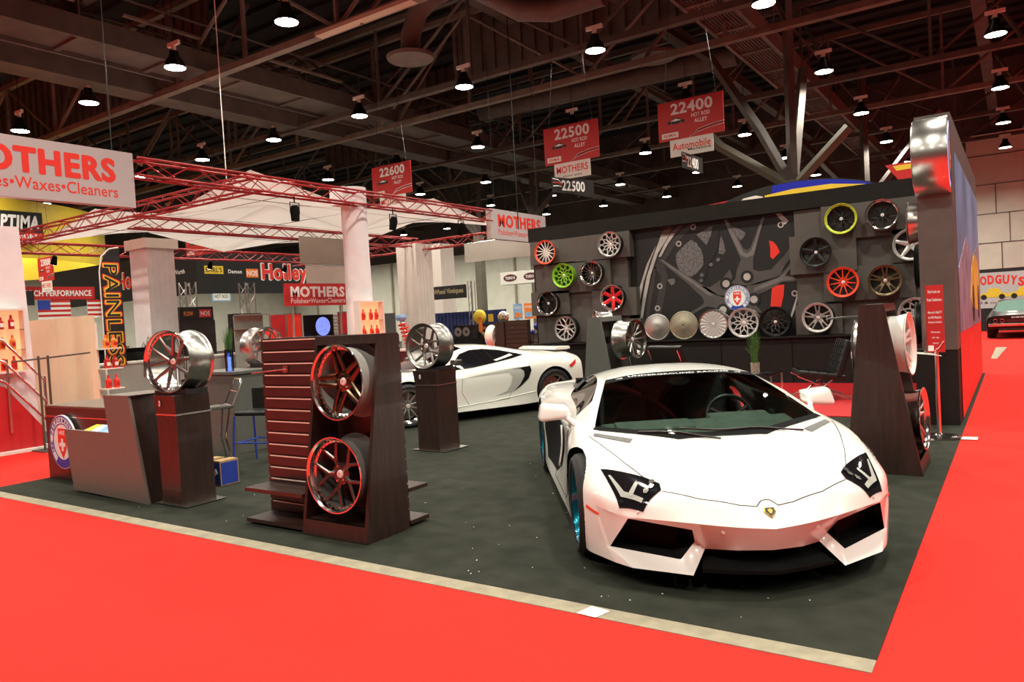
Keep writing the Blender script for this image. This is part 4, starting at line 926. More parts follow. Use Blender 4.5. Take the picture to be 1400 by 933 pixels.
cg.loop([ID[i][4] for i in (5, 6, 7, 8, 9)], .9); cg.loop([ID[i][5] for i in (5, 6, 7, 8, 9)], .9); cg.loop([ID[6][4], ID[6][5]]); cg.loop([ID[9][4], ID[9][5]])
cg.loop([ID[i][4] for i in (9, 10, 11)], .7); cg.loop([ID[i][2] for i in (9, 10, 11, 12)], .8); cg.loop([ID[9][0], ID[9][1], ID[9][2]], .8); cg.loop([ID[12][0], ID[12][1], ID[12][2]], .8)
cg.loop([ID[0][j] for j in range(J)], 1.); cg.loop([ID[1][j] for j in range(0, 6)], .25)
cg.loop([ID[i][6] for i in range(1, 6)], .35); cg.loop([ID[i][7] for i in range(2, 14)], .35); cg.loop([ID[13][j] for j in range(J)], .7); cg.loop([ID[14][j] for j in range(J)], .8)
cg.loop([ID[i][9] for i in range(6, 11)], .8)
# bumper faces
V = lambda *p: cg.vert(p)
pb0, pb1, pb2 = V(.953,0,.256), V(.905,.18,.250), V(.784,.328,.232)
ti, ii, bi, bo, to = V(.84,.409,.36), V(.768,.38,.273), V(.79,.469,.182), V(.545,.829,.206), V(.684,.738,.404)
li, lo = V(.879,.425,.118), V(.704,.729,.122)
s0 = ID[0]
def F_(ids, t): cg.face(ids, t); cg.loop(list(ids)+[ids[0]])
F_([s0[0], pb0, pb1, s0[1]], PANEL); F_([s0[1], pb1, pb2, s0[2]], PANEL)
cg.cr[(min(s0[1], pb1), max(s0[1], pb1))] = .0
F_([s0[2], pb2, ii, ti], PANEL)
F_([pb2, li, bi, ii], LIPP); F_([bi, li, lo, bo], LIPP); F_([bo, lo, s0[10], s0[9]], LIPP)
F_([s0[2], ti, s0[3]], PANEL); F_([s0[3], ti, to, s0[4]], PANEL); F_([s0[4], to, s0[5]], PANEL)
F_([s0[5], to, s0[6]], PANEL); F_([s0[6], to, bo, s0[7]], PANEL); F_([s0[7], bo, s0[9], s0[8]], PANEL)
# intake cavities
poly = [ti, to, bo, bi, ii]; inner = []
for k in poly:
    x, y, z = cg.v[k]; inner.append(cg.vert((x-.14, .60+(y-.60)*.86, .30+(z-.30)*.80)))
for a in range(5): F_([poly[a], poly[(a+1) % 5], inner[(a+1) % 5], inner[a]], DARK)
F_([inner[0], inner[1], inner[2], inner[3]], DARK); F_([inner[0], inner[3], inner[4]], DARK)
# lower opening and splitter
sp = [V(.981,0,.148), V(.93,.2,.147), V(.861,.369,.145), V(.981,0,.128), V(.93,.2,.127), V(.861,.369,.125), V(.80,0,.20), V(.77,.2,.195), V(.72,.33,.19), V(.80,0,.25), V(.77,.2,.245), V(.70,.33,.235)]
F_([sp[0], sp[1], sp[4], sp[3]], DARK); F_([sp[1], sp[2], sp[5], sp[4]], DARK); F_([sp[0], sp[6], sp[7], sp[1]], DARK); F_([sp[1], sp[7], sp[8], sp[2]], DARK)
F_([sp[6], sp[9], sp[10], sp[7]], DARK); F_([sp[7], sp[10], sp[11], sp[8]], DARK); F_([pb0, sp[9], sp[10], pb1], DARK); F_([pb1, sp[10], sp[11], pb2], DARK)
cg.cv |= {ID[5][3], ID[7][3], s0[2], pb2, li, lo, bi, bo, ti, to, ii, sp[2], sp[5]}
me = cg.evaluate(4)
ARCH = [(0, .335, .372, .55), (-2.70, .36, .400, .6)]
body = split_mesh(me, [BODY, LIPP, PANEL], 'body', [PAINT], av, ARCH)
for mm_ in (body,): mm_.data.materials.clear(); mm_.data.materials.append(PAINT)
split_mesh(me, [DARK], 'front_intake', [BLKMATT], av, ARCH, angle=20)
split_mesh(me, [WIND], 'windshield', [glassmat('windshield_glass', (.66, .78, .72), ior=1.5)], av)
split_mesh(me, [SIDEG], 'side_window', [glassmat('side_glass', (.28, .36, .33), ior=1.55)], av)
split_mesh(me, [DECKM], 'engine_cover', [PAINT], av); split_mesh(me, [REARF], 'rear_fascia', [BLKPL], av)
bv = bvh_of(me)
for s in (-1, 1):
    hl = decal(bv, [(.345, s*.835), (.632, s*.775), (.725, s*.655), (.685, s*.538), (.634, s*.535), (.56, s*.60)], 'top', s, BLKGLOSS, av, 'headlamp', off=.004, step=.022)
    dl = mat('headlamp_strip', (.36, .37, .33), .3, noise=.05); 
    decal(bv, [(.43, s*.800), (.605, s*.757), (.70, s*.655), (.688, s*.642), (.590, s*.735), (.44, s*.787)], 'top', s, dl, hl, 'light_strip', off=.009, step=.02)
    decal(bv, [(.625, s*.722), (.648, s*.698), (.59, s*.648), (.57, s*.660)], 'top', s, dl, hl, 'light_strip', off=.011, step=.02)
    for (x, y) in ((.64, .585), (.655, .62), (.61, .575)):
        decal(bv, [(x+.017*cos(q*.785), s*(y+.017*sin(q*.785))) for q in range(8)], 'top', s, GUN, hl, 'lamp_lens', off=.010, step=.02)
    decal(bv, [(-.08, s*.812), (.107, s*.603), (.053, s*.568), (-.13, s*.80)], 'top', s, mat('vent_grey', (.10,.10,.095), .5, noise=.2), av, 'hood_vent', off=.003, step=.03)
    gapline(bv, [(-.12, s*.84), (-.04, s*.825), (.16, s*.765), (.38, s*.685), (.555, s*.607)], 'top', s, av)
    gapline(bv, [(.69, s*.535), (.80, s*.35), (.875, s*.15), (.893, s*.06)], 'top', s, av)
    gapline(bv, [(.893, s*.06), (.865, s*.025), (.862, 0)], 'top', s, av)
    # bumper side seam and marker lamp
    decal(bv, [(.335, .395), (.338, .372), (.475, .395), (.47, .412)] if False else [(.40, .43), (.40, .41), (.50, .385), (.50, .40)], 'side', s, ORGMET, av, 'side_marker', off=.004, step=.02)
    # door seam, window frame, flank inlet
    gapline(bv, [(-.50, .78), (-.50, .30), (-.62, .22), (-1.45, .22), (-1.60, .50), (-1.55, .80)], 'side', s, av)
    decal(bv, [(-1.28, .66), (-1.22, .36), (-1.40, .27), (-2.05, .27), (-2.22, .52), (-2.18, .72), (-1.9, .76)], 'side', s, BLKMATT, av, 'flank_inlet', off=.006, step=.05)
    decal(bv, [(-1.30, .67), (-1.24, .36), (-1.16, .35), (-1.22, .68)], 'side', s, PAINT, av, 'inlet_blade', off=.014, step=.04, th=.01)
    decal(bv, [(-1.62, 1.00), (-2.30, .955), (-2.05, .93), (-1.80, .92), (-1.62, .93)], 'side', s, BLKPL, av, 'shoulder_inlet', off=.012, step=.04)
    0 and decal(bv, [(-.66, .955), (-.70, .80), (-.72, .80), (-.69, .965), (-1.0, 1.055), (-1.42, 1.085), (-1.86, 1.045), (-1.86, 1.03), (-1.42, 1.07), (-1.0, 1.035)], 'side', s, BLKPL, av, 'window_frame', off=.004, step=.03)
    # mirror
    mb = B(); 
    pr = [(-.80, .90, .80), (-.74, .91, .905), (-.80, .92, .93)]
    mbv = [(-.62,.905,.815),(-.66,1.14,.79),(-.80,.905,.81),(-.80,1.15,.79),(-.64,.905,.905),(-.70,1.11,.925),(-.82,.905,.915),(-.82,1.12,.935)]
    mb.add([(x, s*y, z) for x, y, z in mbv], [(0,2,3,1),(4,5,7,6),(0,1,5,4),(1,3,7,5),(3,2,6,7),(2,0,4,6)])
    mo = mb.build('mirror', PAINT, av, smooth=True, angle=179, bevel=.035); mo.modifiers['bevel'].segments = 4
    B().tube([(-.50, s*.865, .775), (-.60, s*.90, .80), (-.72, s*.96, .84)], [.028, .022, .02], 8).build('mirror_arm', PAINT, mo, smooth=True)
    b = B(); b.add([(-.825, s*.92, .84), (-.822, s*1.10, .81), (-.838, s*1.09, .915), (-.836, s*.92, .905)], [(0,1,2,3)]); b.build('mirror_glass', CHROME, mo)
    arch_liner(av, 0, .335, .368, s*.56, s*.90); arch_liner(av, -2.7, .36, .395, s*.60, s*.95)
    car_wheel(av, 0, s*.965, .332, .262, .25, ('split', 5), GUN, lip_m=TEALMET, lip=.04)
    car_wheel(av, -2.7, s*.995, .355, .275, .33, ('split', 5), GUN, lip_m=TEALMET, lip=.06)
    # wiper
for a, b_ in (((.10, .55), (.02, -.25)), ((.17, -.02), (-.02, -.52))):
    gapline(bv, [a, b_], 'top', 1, av, r=.007, m=BLKPL, name='wiper', off=.012)
decal(bv, [(.100,0),(.130,.17),(.145,.29),(-.195,.80),(-.235,.775),(.07,.30),(.045,.0),(.07,-.30),(-.235,-.775),(-.195,-.80),(.145,-.29),(.130,-.17)], 'top', 1, BLKMATT, av, 'cowl_panel', off=.004, step=.05)
# frit bands
decal(bv, [(-.915, .0), (-.905, .40), (-.89, .60), (-.965, .57), (-.985, .40), (-.995, 0), (-.985, -.40), (-.965, -.57), (-.89, -.60), (-.905, -.40)], 'top', 1, BLKMATT, av, 'windshield_band', off=.002, step=.05)
# windshield strip lettering pressed onto the glass
def glass_text(s, y0, y1, x0, h, parent, m=LETWHITE, bvh=bv):
    me_ = text_mesh(s, abs(y1-y0), h, .03, 0.); me_.materials.clear(); me_.materials.append(m)
    for v in me_.vertices:
        y = (y0+y1)/2+v.co.x*(1 if y1 > y0 else -1); x = x0-v.co.y*(1 if y1 > y0 else 1)-.12*y*y
        hh = bvh.ray_cast(Vector((x, y, 3)), Vector((0, 0, -1))); v.co = (x, y, (hh[0].z if hh[0] else 1.0)+.007)
    o = bpy.data.objects.new('lettering', me_); COL.objects.link(o); o.parent = parent
glass_text('UNDERGROUND RACING', -.40, .40, -.925, .028, av)
glass_text('UGR', -.50, -.445, -.905, .03, av); glass_text('UGR', .445, .50, -.905, .03, av)
# badge
bd = decal(bv, [(.905, -.03), (.905, .03), (.925, .032), (.955, .0), (.925, -.032)], 'top', 1, mat('badge_gold', (.55,.40,.10), .3, .8, noise=.1), av, 'badge', off=.004, step=.015, th=.003)
decal(bv, [(.909, -.024), (.909, .024), (.926, .025), (.949, .0), (.926, -.025)], 'top', 1, LETBLACK, bd, 'badge_field', off=.009, step=.015)
decal(bv, [(.918, -.014), (.914, .004), (.922, .014), (.934, .006), (.938, -.004), (.928, -.01)], 'top', 1, mat('badge_gold', (.55,.40,.10)), bd, 'badge_bull', off=.011, step=.01)
for y, z in ((.26, .362), (-.26, .362), (.68, .44), (-.68, .44)):
    h = bv.ray_cast(Vector((3, y, z)), Vector((-1, 0, 0)))
    if h[0]: B().lathe([(.0, .012), (.004, .010), (.004, .001)], 14, Matrix.Translation(h[0])).build('parking_sensor', WHTMET, av)
# interior
dash = B(); dm = mat('dash_greygreen', (.13, .155, .135), .75, noise=.15, nscale=9)
dash.prism([(-.05, -.70, .70), (-.55, -.70, .77), (-.66, -.70, .74), (-.70, -.70, .45), (-.05, -.70, .45)], (0, 1.40, 0)); dash.build('dashboard', dm, av, bevel=.02)
b = B(); b.prism([(-.42, .12, .76), (-.66, .12, .80), (-.72, .12, .70), (-.42, .12, .70)], (0, .46, 0)); b.build('instrument_hood', dm, av, bevel=.04)
b = B(); b.prism([(-.30, -.60, .76), (-.52, -.60, .785), (-.52, -.60, .75), (-.30, -.60, .73)], (0, .55, 0)); b.build('dash_panel', dm, av, bevel=.01)
b = B(); Ms = Matrix.Translation((-.82, .36, .72)) @ Matrix.Rotation(radians(-22), 4, 'Y')
b.tube([Ms @ Vector((0, .18*cos(a*pi/12), .18*sin(a*pi/12))) for a in range(24)], .016, 8, closed=True)
for a in (0, 2.1, 4.2): b.tube([Ms @ Vector((0, 0, 0)), Ms @ Vector((0, .17*cos(a+pi/2*3), .17*sin(a+pi/2*3)))], .014, 6)
b.build('steering_wheel', BLKPL, av, smooth=True)
for s in (-1, 1):
    b = B(); b.prism([(-1.15, s*.36-.22, .28), (-1.15, s*.36-.22, .46), (-1.48, s*.36-.22, .44), (-1.72, s*.36-.16, .98), (-1.80, s*.36-.16, .98), (-1.62, s*.36-.22, .28)], (0, .42, 0)); b.build('seat', LEATHER, av, bevel=.05)
b = B(); b.box(-2.0, -.80, .12, .0, .80, .20); b.box(-2.0, -.70, .2, -1.86, .70, 1.0); b.build('cabin_floor', BLKMATT, av)
b = B(); b.box(-3.6, -.86, .115, .36, .86, .13); b.box(.36, -.5, .118, .60, .5, .13); b.build('underbody', BLKMATT, av)
b = B(); b.lathe([(0,.001),(-.0,.03),(-.03,.04),(-.05,.03)], 12, Matrix.Translation((-.93, .0, 1.02)) @ Matrix.Scale(2.6, 4, (0, 1, 0))); b.build('rear_view_mirror', BLKPL, av, smooth=True)

# ---- the pearl white coupe behind, seen from its left side
mc = thing('sports_car', 'pearl white mid-engined coupe parked behind the lone pedestal', 'car', (-7.947, 5.409, .006), radians(245))
S2 = [
 [(.93,0,.50),(.92,.3,.50),(.85,.55,.50),(.72,.74,.49),(.60,.86,.48),(.56,.90,.40),(.56,.90,.28),(.58,.88,.15)],
 [(.60,0,.63),(.60,.3,.635),(.56,.55,.65),(.50,.73,.665),(.44,.86,.64),(.40,.945,.50),(.40,.945,.3),(.42,.93,.15)],
 [(.12,0,.755),(.12,.3,.755),(.12,.55,.765),(.10,.73,.795),(.08,.86,.775),(.05,.955,.62),(.05,.95,.3),(.05,.93,.15)],
 [(-.25,0,.855),(-.25,.3,.855),(-.30,.58,.845),(-.38,.74,.822),(-.38,.87,.79),(-.38,.945,.62),(-.38,.93,.32),(-.38,.93,.15)],
 [(-.70,0,1.06),(-.70,.3,1.055),(-.74,.55,1.03),(-.86,.75,.80),(-.86,.86,.775),(-.86,.92,.60),(-.86,.915,.32),(-.86,.94,.15)],
 [(-1.10,0,1.185),(-1.10,.3,1.178),(-1.12,.52,1.14),(-1.15,.75,.81),(-1.15,.86,.785),(-1.15,.91,.60),(-1.15,.905,.32),(-1.15,.945,.15)],
 [(-1.55,0,1.195),(-1.55,.3,1.185),(-1.55,.51,1.145),(-1.55,.74,.855),(-1.55,.87,.82),(-1.55,.92,.62),(-1.55,.90,.32),(-1.55,.945,.15)],
 [(-2.0,0,1.12),(-2.0,.3,1.11),(-2.0,.49,1.075),(-2.0,.70,.915),(-2.0,.88,.865),(-2.0,.945,.66),(-2.0,.93,.34),(-2.0,.945,.15)],
 [(-2.35,0,1.035),(-2.35,.3,1.03),(-2.35,.50,1.00),(-2.35,.68,.95),(-2.35,.89,.89),(-2.35,.96,.70),(-2.3,.955,.36),(-2.3,.945,.16)],
 [(-2.75,0,.985),(-2.75,.3,.98),(-2.75,.50,.965),(-2.75,.68,.94),(-2.75,.88,.895),(-2.75,.965,.70),(-2.75,.955,.36),(-2.75,.94,.18)],
 [(-3.15,0,.965),(-3.15,.3,.965),(-3.15,.50,.955),(-3.15,.68,.93),(-3.13,.85,.87),(-3.1,.935,.68),(-3.1,.93,.40),(-3.08,.92,.24)],
 [(-3.36,0,.90),(-3.36,.3,.90),(-3.36,.50,.89),(-3.35,.66,.86),(-3.33,.80,.80),(-3.30,.87,.66),(-3.30,.87,.42),(-3.30,.86,.26)],
 [(-3.40,0,.30),(-3.40,.3,.30),(-3.40,.5,.30),(-3.39,.64,.30),(-3.37,.76,.30),(-3.34,.84,.29),(-3.32,.85,.28),(-3.30,.86,.26)],
]
cg = Cage(); ID = [[cg.vert(p) for p in row] for row in S2]
for i in range(len(S2)-1):
    for j in range(7):
        t = 0
        if i in (3, 4) and j < 2: t = 1
        if i in (4, 5, 6, 7) and j == 2: t = 2
        cg.face([ID[i][j], ID[i][j+1], ID[i+1][j+1], ID[i+1][j]], t)
cg.face([ID[3][2], ID[3][3], ID[4][3], ID[4][2]], 0)
cg.loop([ID[3][j] for j in range(3)]); cg.loop([ID[5][j] for j in range(3)], .8); cg.loop([ID[i][2] for i in (3, 4, 5)], .8)
cg.loop([ID[i][3] for i in (3, 4, 5, 6, 7, 8)], .9); cg.loop([ID[i][2] for i in (5, 6, 7, 8)], .5); cg.loop([ID[11][j] for j in range(8)], .8); cg.loop([ID[10][j] for j in range(4)], .6)
me = cg.evaluate(3)
split_mesh(me, [0, 2], 'body', [PAINT2], mc, [(0, .335, .375, .55), (-2.67, .345, .385, .6)]).data.materials[0] = PAINT2
split_mesh(me, [1], 'windshield', [glassmat('dark_glass', (.10, .12, .12), ior=1.6)], mc)
bv2 = bvh_of(me)
for s in (-1, 1):
    w_ = decal(bv2, [(-.80, .795), (-.92, .93), (-1.06, 1.045), (-1.25, 1.095), (-1.50, 1.098), (-1.80, 1.06), (-2.24, .955), (-1.95, .905), (-1.55, .855), (-1.2, .815)], 'side', s, BLKGLOSS, mc, 'side_window', off=.005, step=.06)
    decal(bv2, [(-1.50, 1.095), (-1.62, .875), (-1.66, .88), (-1.54, 1.09)], 'side', s, BLKMATT, w_, 'window_pillar', off=.009, step=.05)
    decal(bv2, [(-1.62, .905), (-1.66, .885), (-2.02, .955), (-1.98, .98)], 'side', s, PAPER, w_, 'window_sticker', off=.011, step=.05)
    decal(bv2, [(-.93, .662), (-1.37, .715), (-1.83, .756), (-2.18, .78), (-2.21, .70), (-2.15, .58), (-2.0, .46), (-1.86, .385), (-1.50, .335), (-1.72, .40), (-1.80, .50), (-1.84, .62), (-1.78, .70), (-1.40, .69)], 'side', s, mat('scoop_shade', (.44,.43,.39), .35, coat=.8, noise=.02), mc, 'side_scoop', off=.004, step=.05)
    decal(bv2, [(-1.84, .742), (-2.19, .772), (-2.20, .70), (-2.13, .57), (-1.98, .46), (-1.86, .39), (-1.98, .50), (-2.06, .62), (-2.06, .70), (-2.0, .745)], 'side', s, BLKMATT, mc, 'side_scoop_opening', off=.008, step=.04)
    gapline(bv2, [(-.95, .78), (-.90, .45), (-1.02, .24), (-1.75, .27), (-1.86, .5)], 'side', s, mc, r=.003)
    gapline(bv2, [(-.75, .228), (-1.45, .26), (-2.28, .345)], 'side', s, mc, r=.008, m=PAINT2, name='sill_crease')
    decal(bv2, [(-2.98, .72), (-3.17, .81), (-3.14, .74), (-3.02, .68)], 'side', s, TAIL, mc, 'tail_lamp', off=.012, step=.03)
    arch_liner(mc, 0, .335, .37, s*.52, s*.88); arch_liner(mc, -2.67, .345, .38, s*.55, s*.90)
    car_wheel(mc, 0, s*.925, .333, .265, .24, ('multi', 10), SILVER, lip=.02)
    car_wheel(mc, -2.67, s*.93, .343, .265, .30, ('multi', 10), GREYMET, lip=.03)
    mb = B(); mb.add([(x, s*y, z) for x, y, z in ((-.72,.90,.90),(-.74,1.06,.89),(-.86,.90,.89),(-.87,1.06,.88),(-.73,.90,.98),(-.76,1.04,.985),(-.87,.90,.98),(-.88,1.05,.985))], [(0,2,3,1),(4,5,7,6),(0,1,5,4),(1,3,7,5),(3,2,6,7),(2,0,4,6)])
    mo = mb.build('mirror', GUN, mc, bevel=.01); md = mo.modifiers.new('s', 'SUBSURF'); md.levels = md.render_levels = 2
    B().tube([(-.70, s*.80, .83), (-.76, s*.93, .91)], .014, 6).build('mirror_arm', GUN, mo)
decal(bv2, [(-.25, -.55), (-.25, .55), (-.34, .72), (-.15, .55), (-.10, 0), (-.15, -.55), (-.34, -.72)], 'top', 1, BLKPL, mc, 'cowl_panel', off=.004, step=.06)
b = B(); b.prism([(-2.90, -.60, .985), (-3.18, -.60, .978), (-3.26, -.60, .99), (-3.24, -.60, 1.035), (-3.0, -.60, 1.045), (-2.90, -.60, 1.005)], (0, 1.20, 0)); b.build('rear_wing', PAINT2, mc, smooth=True, angle=40, bevel=.012)
b = B(); b.box(-3.1, -.84, .10, .5, .84, .125); b.build('underbody', BLKMATT, mc)
b = B(); b.prism([(-.3, -.72, .4), (-.3, -.72, .78), (-1.9, -.72, .80), (-1.9, -.72, .4)], (0, 1.44, 0)); b.build('cabin_tub', BLKMATT, mc)

# ---- black muscle car at the far end of the right aisle, seen from behind
bc = thing('muscle_car', 'glossy black classic muscle car parked tail-first at the far end of the right aisle', 'car', (.62, 25.5, 0), radians(90))
S3 = [
 [(-.05,0,.78),(-.05,.5,.78),(-.04,.8,.76),(0,.92,.70),(0,.94,.5),(.02,.92,.34)],
 [(.35,0,.86),(.35,.5,.86),(.35,.78,.85),(.35,.90,.78),(.35,.96,.55),(.35,.93,.30)],
 [(.75,0,.90),(.75,.5,.90),(.75,.76,.88),(.75,.90,.80),(.75,.97,.56),(.75,.94,.28)],
 [(1.35,0,1.24),(1.35,.4,1.235),(1.32,.60,1.20),(1.2,.86,.84),(1.2,.97,.58),(1.2,.94,.26)],
 [(1.9,0,1.31),(1.9,.4,1.305),(1.9,.62,1.27),(1.9,.84,.88),(1.9,.96,.58),(1.9,.94,.26)],
 [(2.5,0,1.25),(2.5,.4,1.245),(2.5,.6,1.21),(2.5,.84,.9),(2.5,.95,.58),(2.5,.94,.26)],
 [(3.1,0,.95),(3.1,.4,.95),(3.1,.66,.93),(3.1,.84,.88),(3.1,.95,.58),(3.1,.94,.26)],
 [(4.6,0,.86),(4.6,.4,.86),(4.6,.7,.84),(4.6,.86,.78),(4.6,.92,.56),(4.6,.9,.26)],
 [(4.9,0,.6),(4.9,.4,.6),(4.88,.7,.6),(4.85,.86,.6),(4.85,.88,.5),(4.85,.86,.3)],
]
cg = Cage(); ID = [[cg.vert((x-0, y, z)) for x, y, z in row] for row in S3]
low = [cg.vert((.02, y, .34)) for y in (0, .5, .8)]
for i in range(len(S3)-1):
    for j in range(5): cg.face([ID[i][j], ID[i][j+1], ID[i+1][j+1], ID[i+1][j]], 1 if i == 2 and j < 2 else 4 if i == 5 and j < 2 else 2 if i in (3, 4) and j == 2 else 0)
cg.face([ID[0][0], ID[0][1], low[1], low[0]], 3); cg.face([ID[0][1], ID[0][2], low[2], low[1]], 3); cg.face([ID[0][2], ID[0][3], ID[0][4], ID[0][5], low[2]], 3)
cg.loop([ID[0][j] for j in range(6)], .9); cg.loop([ID[i][2] for i in (2, 3, 4, 5, 6)], .6); cg.loop([ID[2][j] for j in range(3)]); cg.loop([ID[3][j] for j in range(3)], .7)
me = cg.evaluate(2)
split_mesh(me, [0, 3], 'body', [BLKPAINT], bc, [(.95, .33, .38, .6), (3.75, .33, .38, .6)]).data.materials[0] = BLKPAINT
split_mesh(me, [1], 'rear_window', [mat('muscle_glass', (.16,.26,.22), .08, coat=1., noise=.1)], bc); split_mesh(me, [2], 'side_window', [BLKGLOSS], bc); split_mesh(me, [4], 'front_window', [BLKGLOSS], bc)
B().box(-.12, -.88, .42, -.03, .88, .52).build('rear_bumper', CHROME, bc, bevel=.02); B().box(-.075, -.80, .56, -.05, .80, .64).build('tail_panel', TAIL if False else BLKGLOSS, bc)
for s in (-1, 1):
    for y in (.50, .68):
        B().lathe([(0,.001),(0,.06),(.02,.065),(.03,.05)], 20, Matrix.Translation((-.05, s*y, .60)) @ Matrix.Rotation(pi, 4, 'Z')).build('tail_lamp', TAIL, bc)
    for x in (.95, 3.75): car_wheel(bc, x, s*.93, .33, .22, .24, ('five', 5), CHROME, disc=False)
b = B(); b.tube([(-.08, -.45, .50), (-.08, .45, .50)], .012, 5); b.build('bumper_strip', TAIL, bc)
text('CHEVELLE', .5, .05, LETWHITE, bc, face_matrix((-.06, 0, .70), (-1, 0, 0)), .01)
# ------------------------------------------------------------------ neighbouring booths
def truss(name, label, p, q, s=.30, m=TRUSSRED, pitch=.5, r=.025):
    """box truss: four chords and zigzag webs between two points"""
    t = thing(name, label, 'truss', p); p = Vector((0, 0, 0)); q = Vector(q)-Vector(t.location); d = (q-p).normalized()
    if abs(d.z) > .9: u = Vector((1, 0, 0)); w = Vector((0, 1, 0))
    else: u = d.cross(Vector((0, 0, 1))).normalized(); w = Vector((0, 0, 1))
    c = [(-s/2, -s/2), (s/2, -s/2), (s/2, s/2), (-s/2, s/2)]
    for a, b_ in c: B().tube([p+u*a+w*b_, q+u*a+w*b_], r, 6).build('chord', m, t)
    L = (q-p).length; n = max(1, int(L/pitch)); bb = B()
    for k in range(4):
        a = c[k]; e = c[(k+1) % 4]
        for i in range(n):
            f0 = p+d*(L*i/n); f1 = p+d*(L*(i+1)/n); A, E_ = (a, e) if i % 2 else (e, a)
            bb.tube([f0+u*A[0]+w*A[1], f1+u*E_[0]+w*E_[1]], r*.5, 4)
    bb.build('lattice', m, t); return t
truss('lighting_truss', 'long red box truss running between the two lettered hanging signs', (-12, 3.75, 4.55), (-12, 14.2, 4.55))
truss('lighting_truss', 'red truss crossing under the near edge of the white canopy', (-12.2, 6.4, 4.62), (-27, 6.4, 4.62))
truss('lighting_truss', 'red truss at the far end behind the second lettered sign', (-12.2, 17.2, 4.35), (-24, 17.2, 4.35))
truss('lighting_truss', 'red truss along the far lower edge of the white canopy', (-22.3, 2.0, 4.3), (-22.3, 17, 4.3))
truss('lighting_truss', 'red truss through the middle of the white canopy', (-17.3, 6.6, 4.45), (-17.3, 17, 4.45))
truss('lighting_truss', 'short red truss behind the big white lettered sign at left', (-12.2, 1.2, 4.5), (-27, 1.2, 4.5))
# white sails
t = thing('sail_canopy', 'white pitched fabric canopy under the red trusses', 'canopy', (-12.6, 6.6, 4.5))
for i in range(3):
    for j in range(3):
        b = B(); n = 8; X0, X1 = -3.15*i-3.15, -3.15*i; Y0, Y1 = 2.95*j, 2.95*j+2.95; vs = []
        for a in range(n+1):
            for c in range(n+1):
                u, v = a/n, c/n; z = .55*((u*v+(1-u)*(1-v)) if (i+j) % 2 else (u*(1-v)+v*(1-u)))-.08; vs.append((X0+(X1-X0)*u, Y0+(Y1-Y0)*v, z))
        b.add(vs, [(a*(n+1)+c, (a+1)*(n+1)+c, (a+1)*(n+1)+c+1, a*(n+1)+c+1) for a in range(n) for c in range(n)])
        o = b.build('sail_panel', CANOPY, t, smooth=True); md = o.modifiers.new('t', 'SOLIDIFY'); md.thickness = .01
        B().tube([(X0, (Y0+Y1)/2, .190), (X1, (Y0+Y1)/2, .190)], .009, 4).build('seam', STEEL, o); B().tube([((X0+X1)/2, Y0, .190), ((X0+X1)/2, Y1, .190)], .009, 4).build('seam', STEEL, o)
# lettered signs
def letter_sign(label, y0, y1, z0, z1, x=-12):
    t = tag(B().box(-.09, 0, 0, .09, y1-y0, z1-z0).build('hanging_sign', SIGNGREY, loc=(x, y0, z0)), label, 'sign')
    B().box(-.095, -.02, -.0, .085, .0, z1-z0).build('sign_edge', WHITE, t)
    W = y1-y0; H = z1-z0
    text('MOTHERS', W*.79, H*.44, LETRED, t, face_matrix((.091, W*.5, H*.63), (1, 0, 0)), .055, .002)
    text('Polishes\u2022Waxes\u2022Cleaners', W*.80, H*.20, LETRED, t, face_matrix((.091, W*.5, H*.25), (1, 0, 0)), .006, .002)
    for y in (.3, W-.3): B().cyl((0, y, H), (0, y, H+4.5), .008, n=5).build('cable', BLKPL, t)
letter_sign('big pale grey sign with red lettering hanging at the far left', .72, 3.70, 3.84, 4.77)
letter_sign('smaller-looking pale grey sign with red lettering at the left end of the wheel wall', 14.24, 17.22, 3.90, 4.77)
# round white column with lit niche
def bottle(x, y, z, m, label, h=.20, r=.034, grp='red bottles in the lit niches'):
    o = B().lathe([(0, .001), (0, r), (h*.62, r), (h*.75, r*.45), (h*.84, r*.4), (h, r*.45), (h, .001)], 12, Matrix.Rotation(-pi/2, 4, 'Y')).build('bottle', m, loc=(x, y, z), smooth=True)
    flat([(-r*.6, -.03), (r*.6, -.03), (r*.6, .03), (-r*.6, .03)], face_matrix((r, 0, h*.35), (1, 0, 0)), DEEPRED if m is not DEEPRED else LETWHITE, o, 'bottle_label', -.0005)
    tag(o, label, 'bottle', grp)
t = thing('fabric_column', 'tall round white fabric column with a lit niche of red bottles', 'column', (-12.4, 9.30, 0))
b = B(); b.tube([(0, 0, 0), (0, 0, 1.2), (0, 0, 3.4), (0, 0, 4.86)], [.36, .33, .30, .31], 28); b.build('fabric_sleeve', FABRIC, t, smooth=True, angle=60)
B().box(-.2, -.55, 4.42, .25, -.29, 4.82).build('truss_cover', FABRIC, t)
def niche(t, x, y0, y1, z0, z1, shelves):
    B().box(x-.02, y0, z0, x, y1, z1).build('niche_back', WARMGLOW, t)
    b = B(); 
    for a in ((y0-.03, z0-.03, y1+.03, z0), (y0-.03, z1, y1+.03, z1+.03), (y0-.03, z0, y0, z1), (y1, z0, y1+.03, z1)): b.box(x-.02, a[0], a[1], x+.16, a[2], a[3])
    b.build('niche_frame', WHITE, t)
    for z in shelves: B().box(x, y0, z-.012, x+.15, y1, z).build('glass_shelf', glassmat('shelf_glass', (.9,.9,.9)), t)
niche(t, .38, -.52, .22, 1.34, 2.14, (1.72,))
for k, z in enumerate((1.35, 1.725)):
    for i, y in enumerate((-.36, -.12, .06)):
        bottle(-12.4+.46, 9.30+y, z, LETRED, 'red bottle in the round column niche, %s shelf, %s from the left' % (('lower', 'upper')[k], NAMES[i]), h=.25, r=.045)
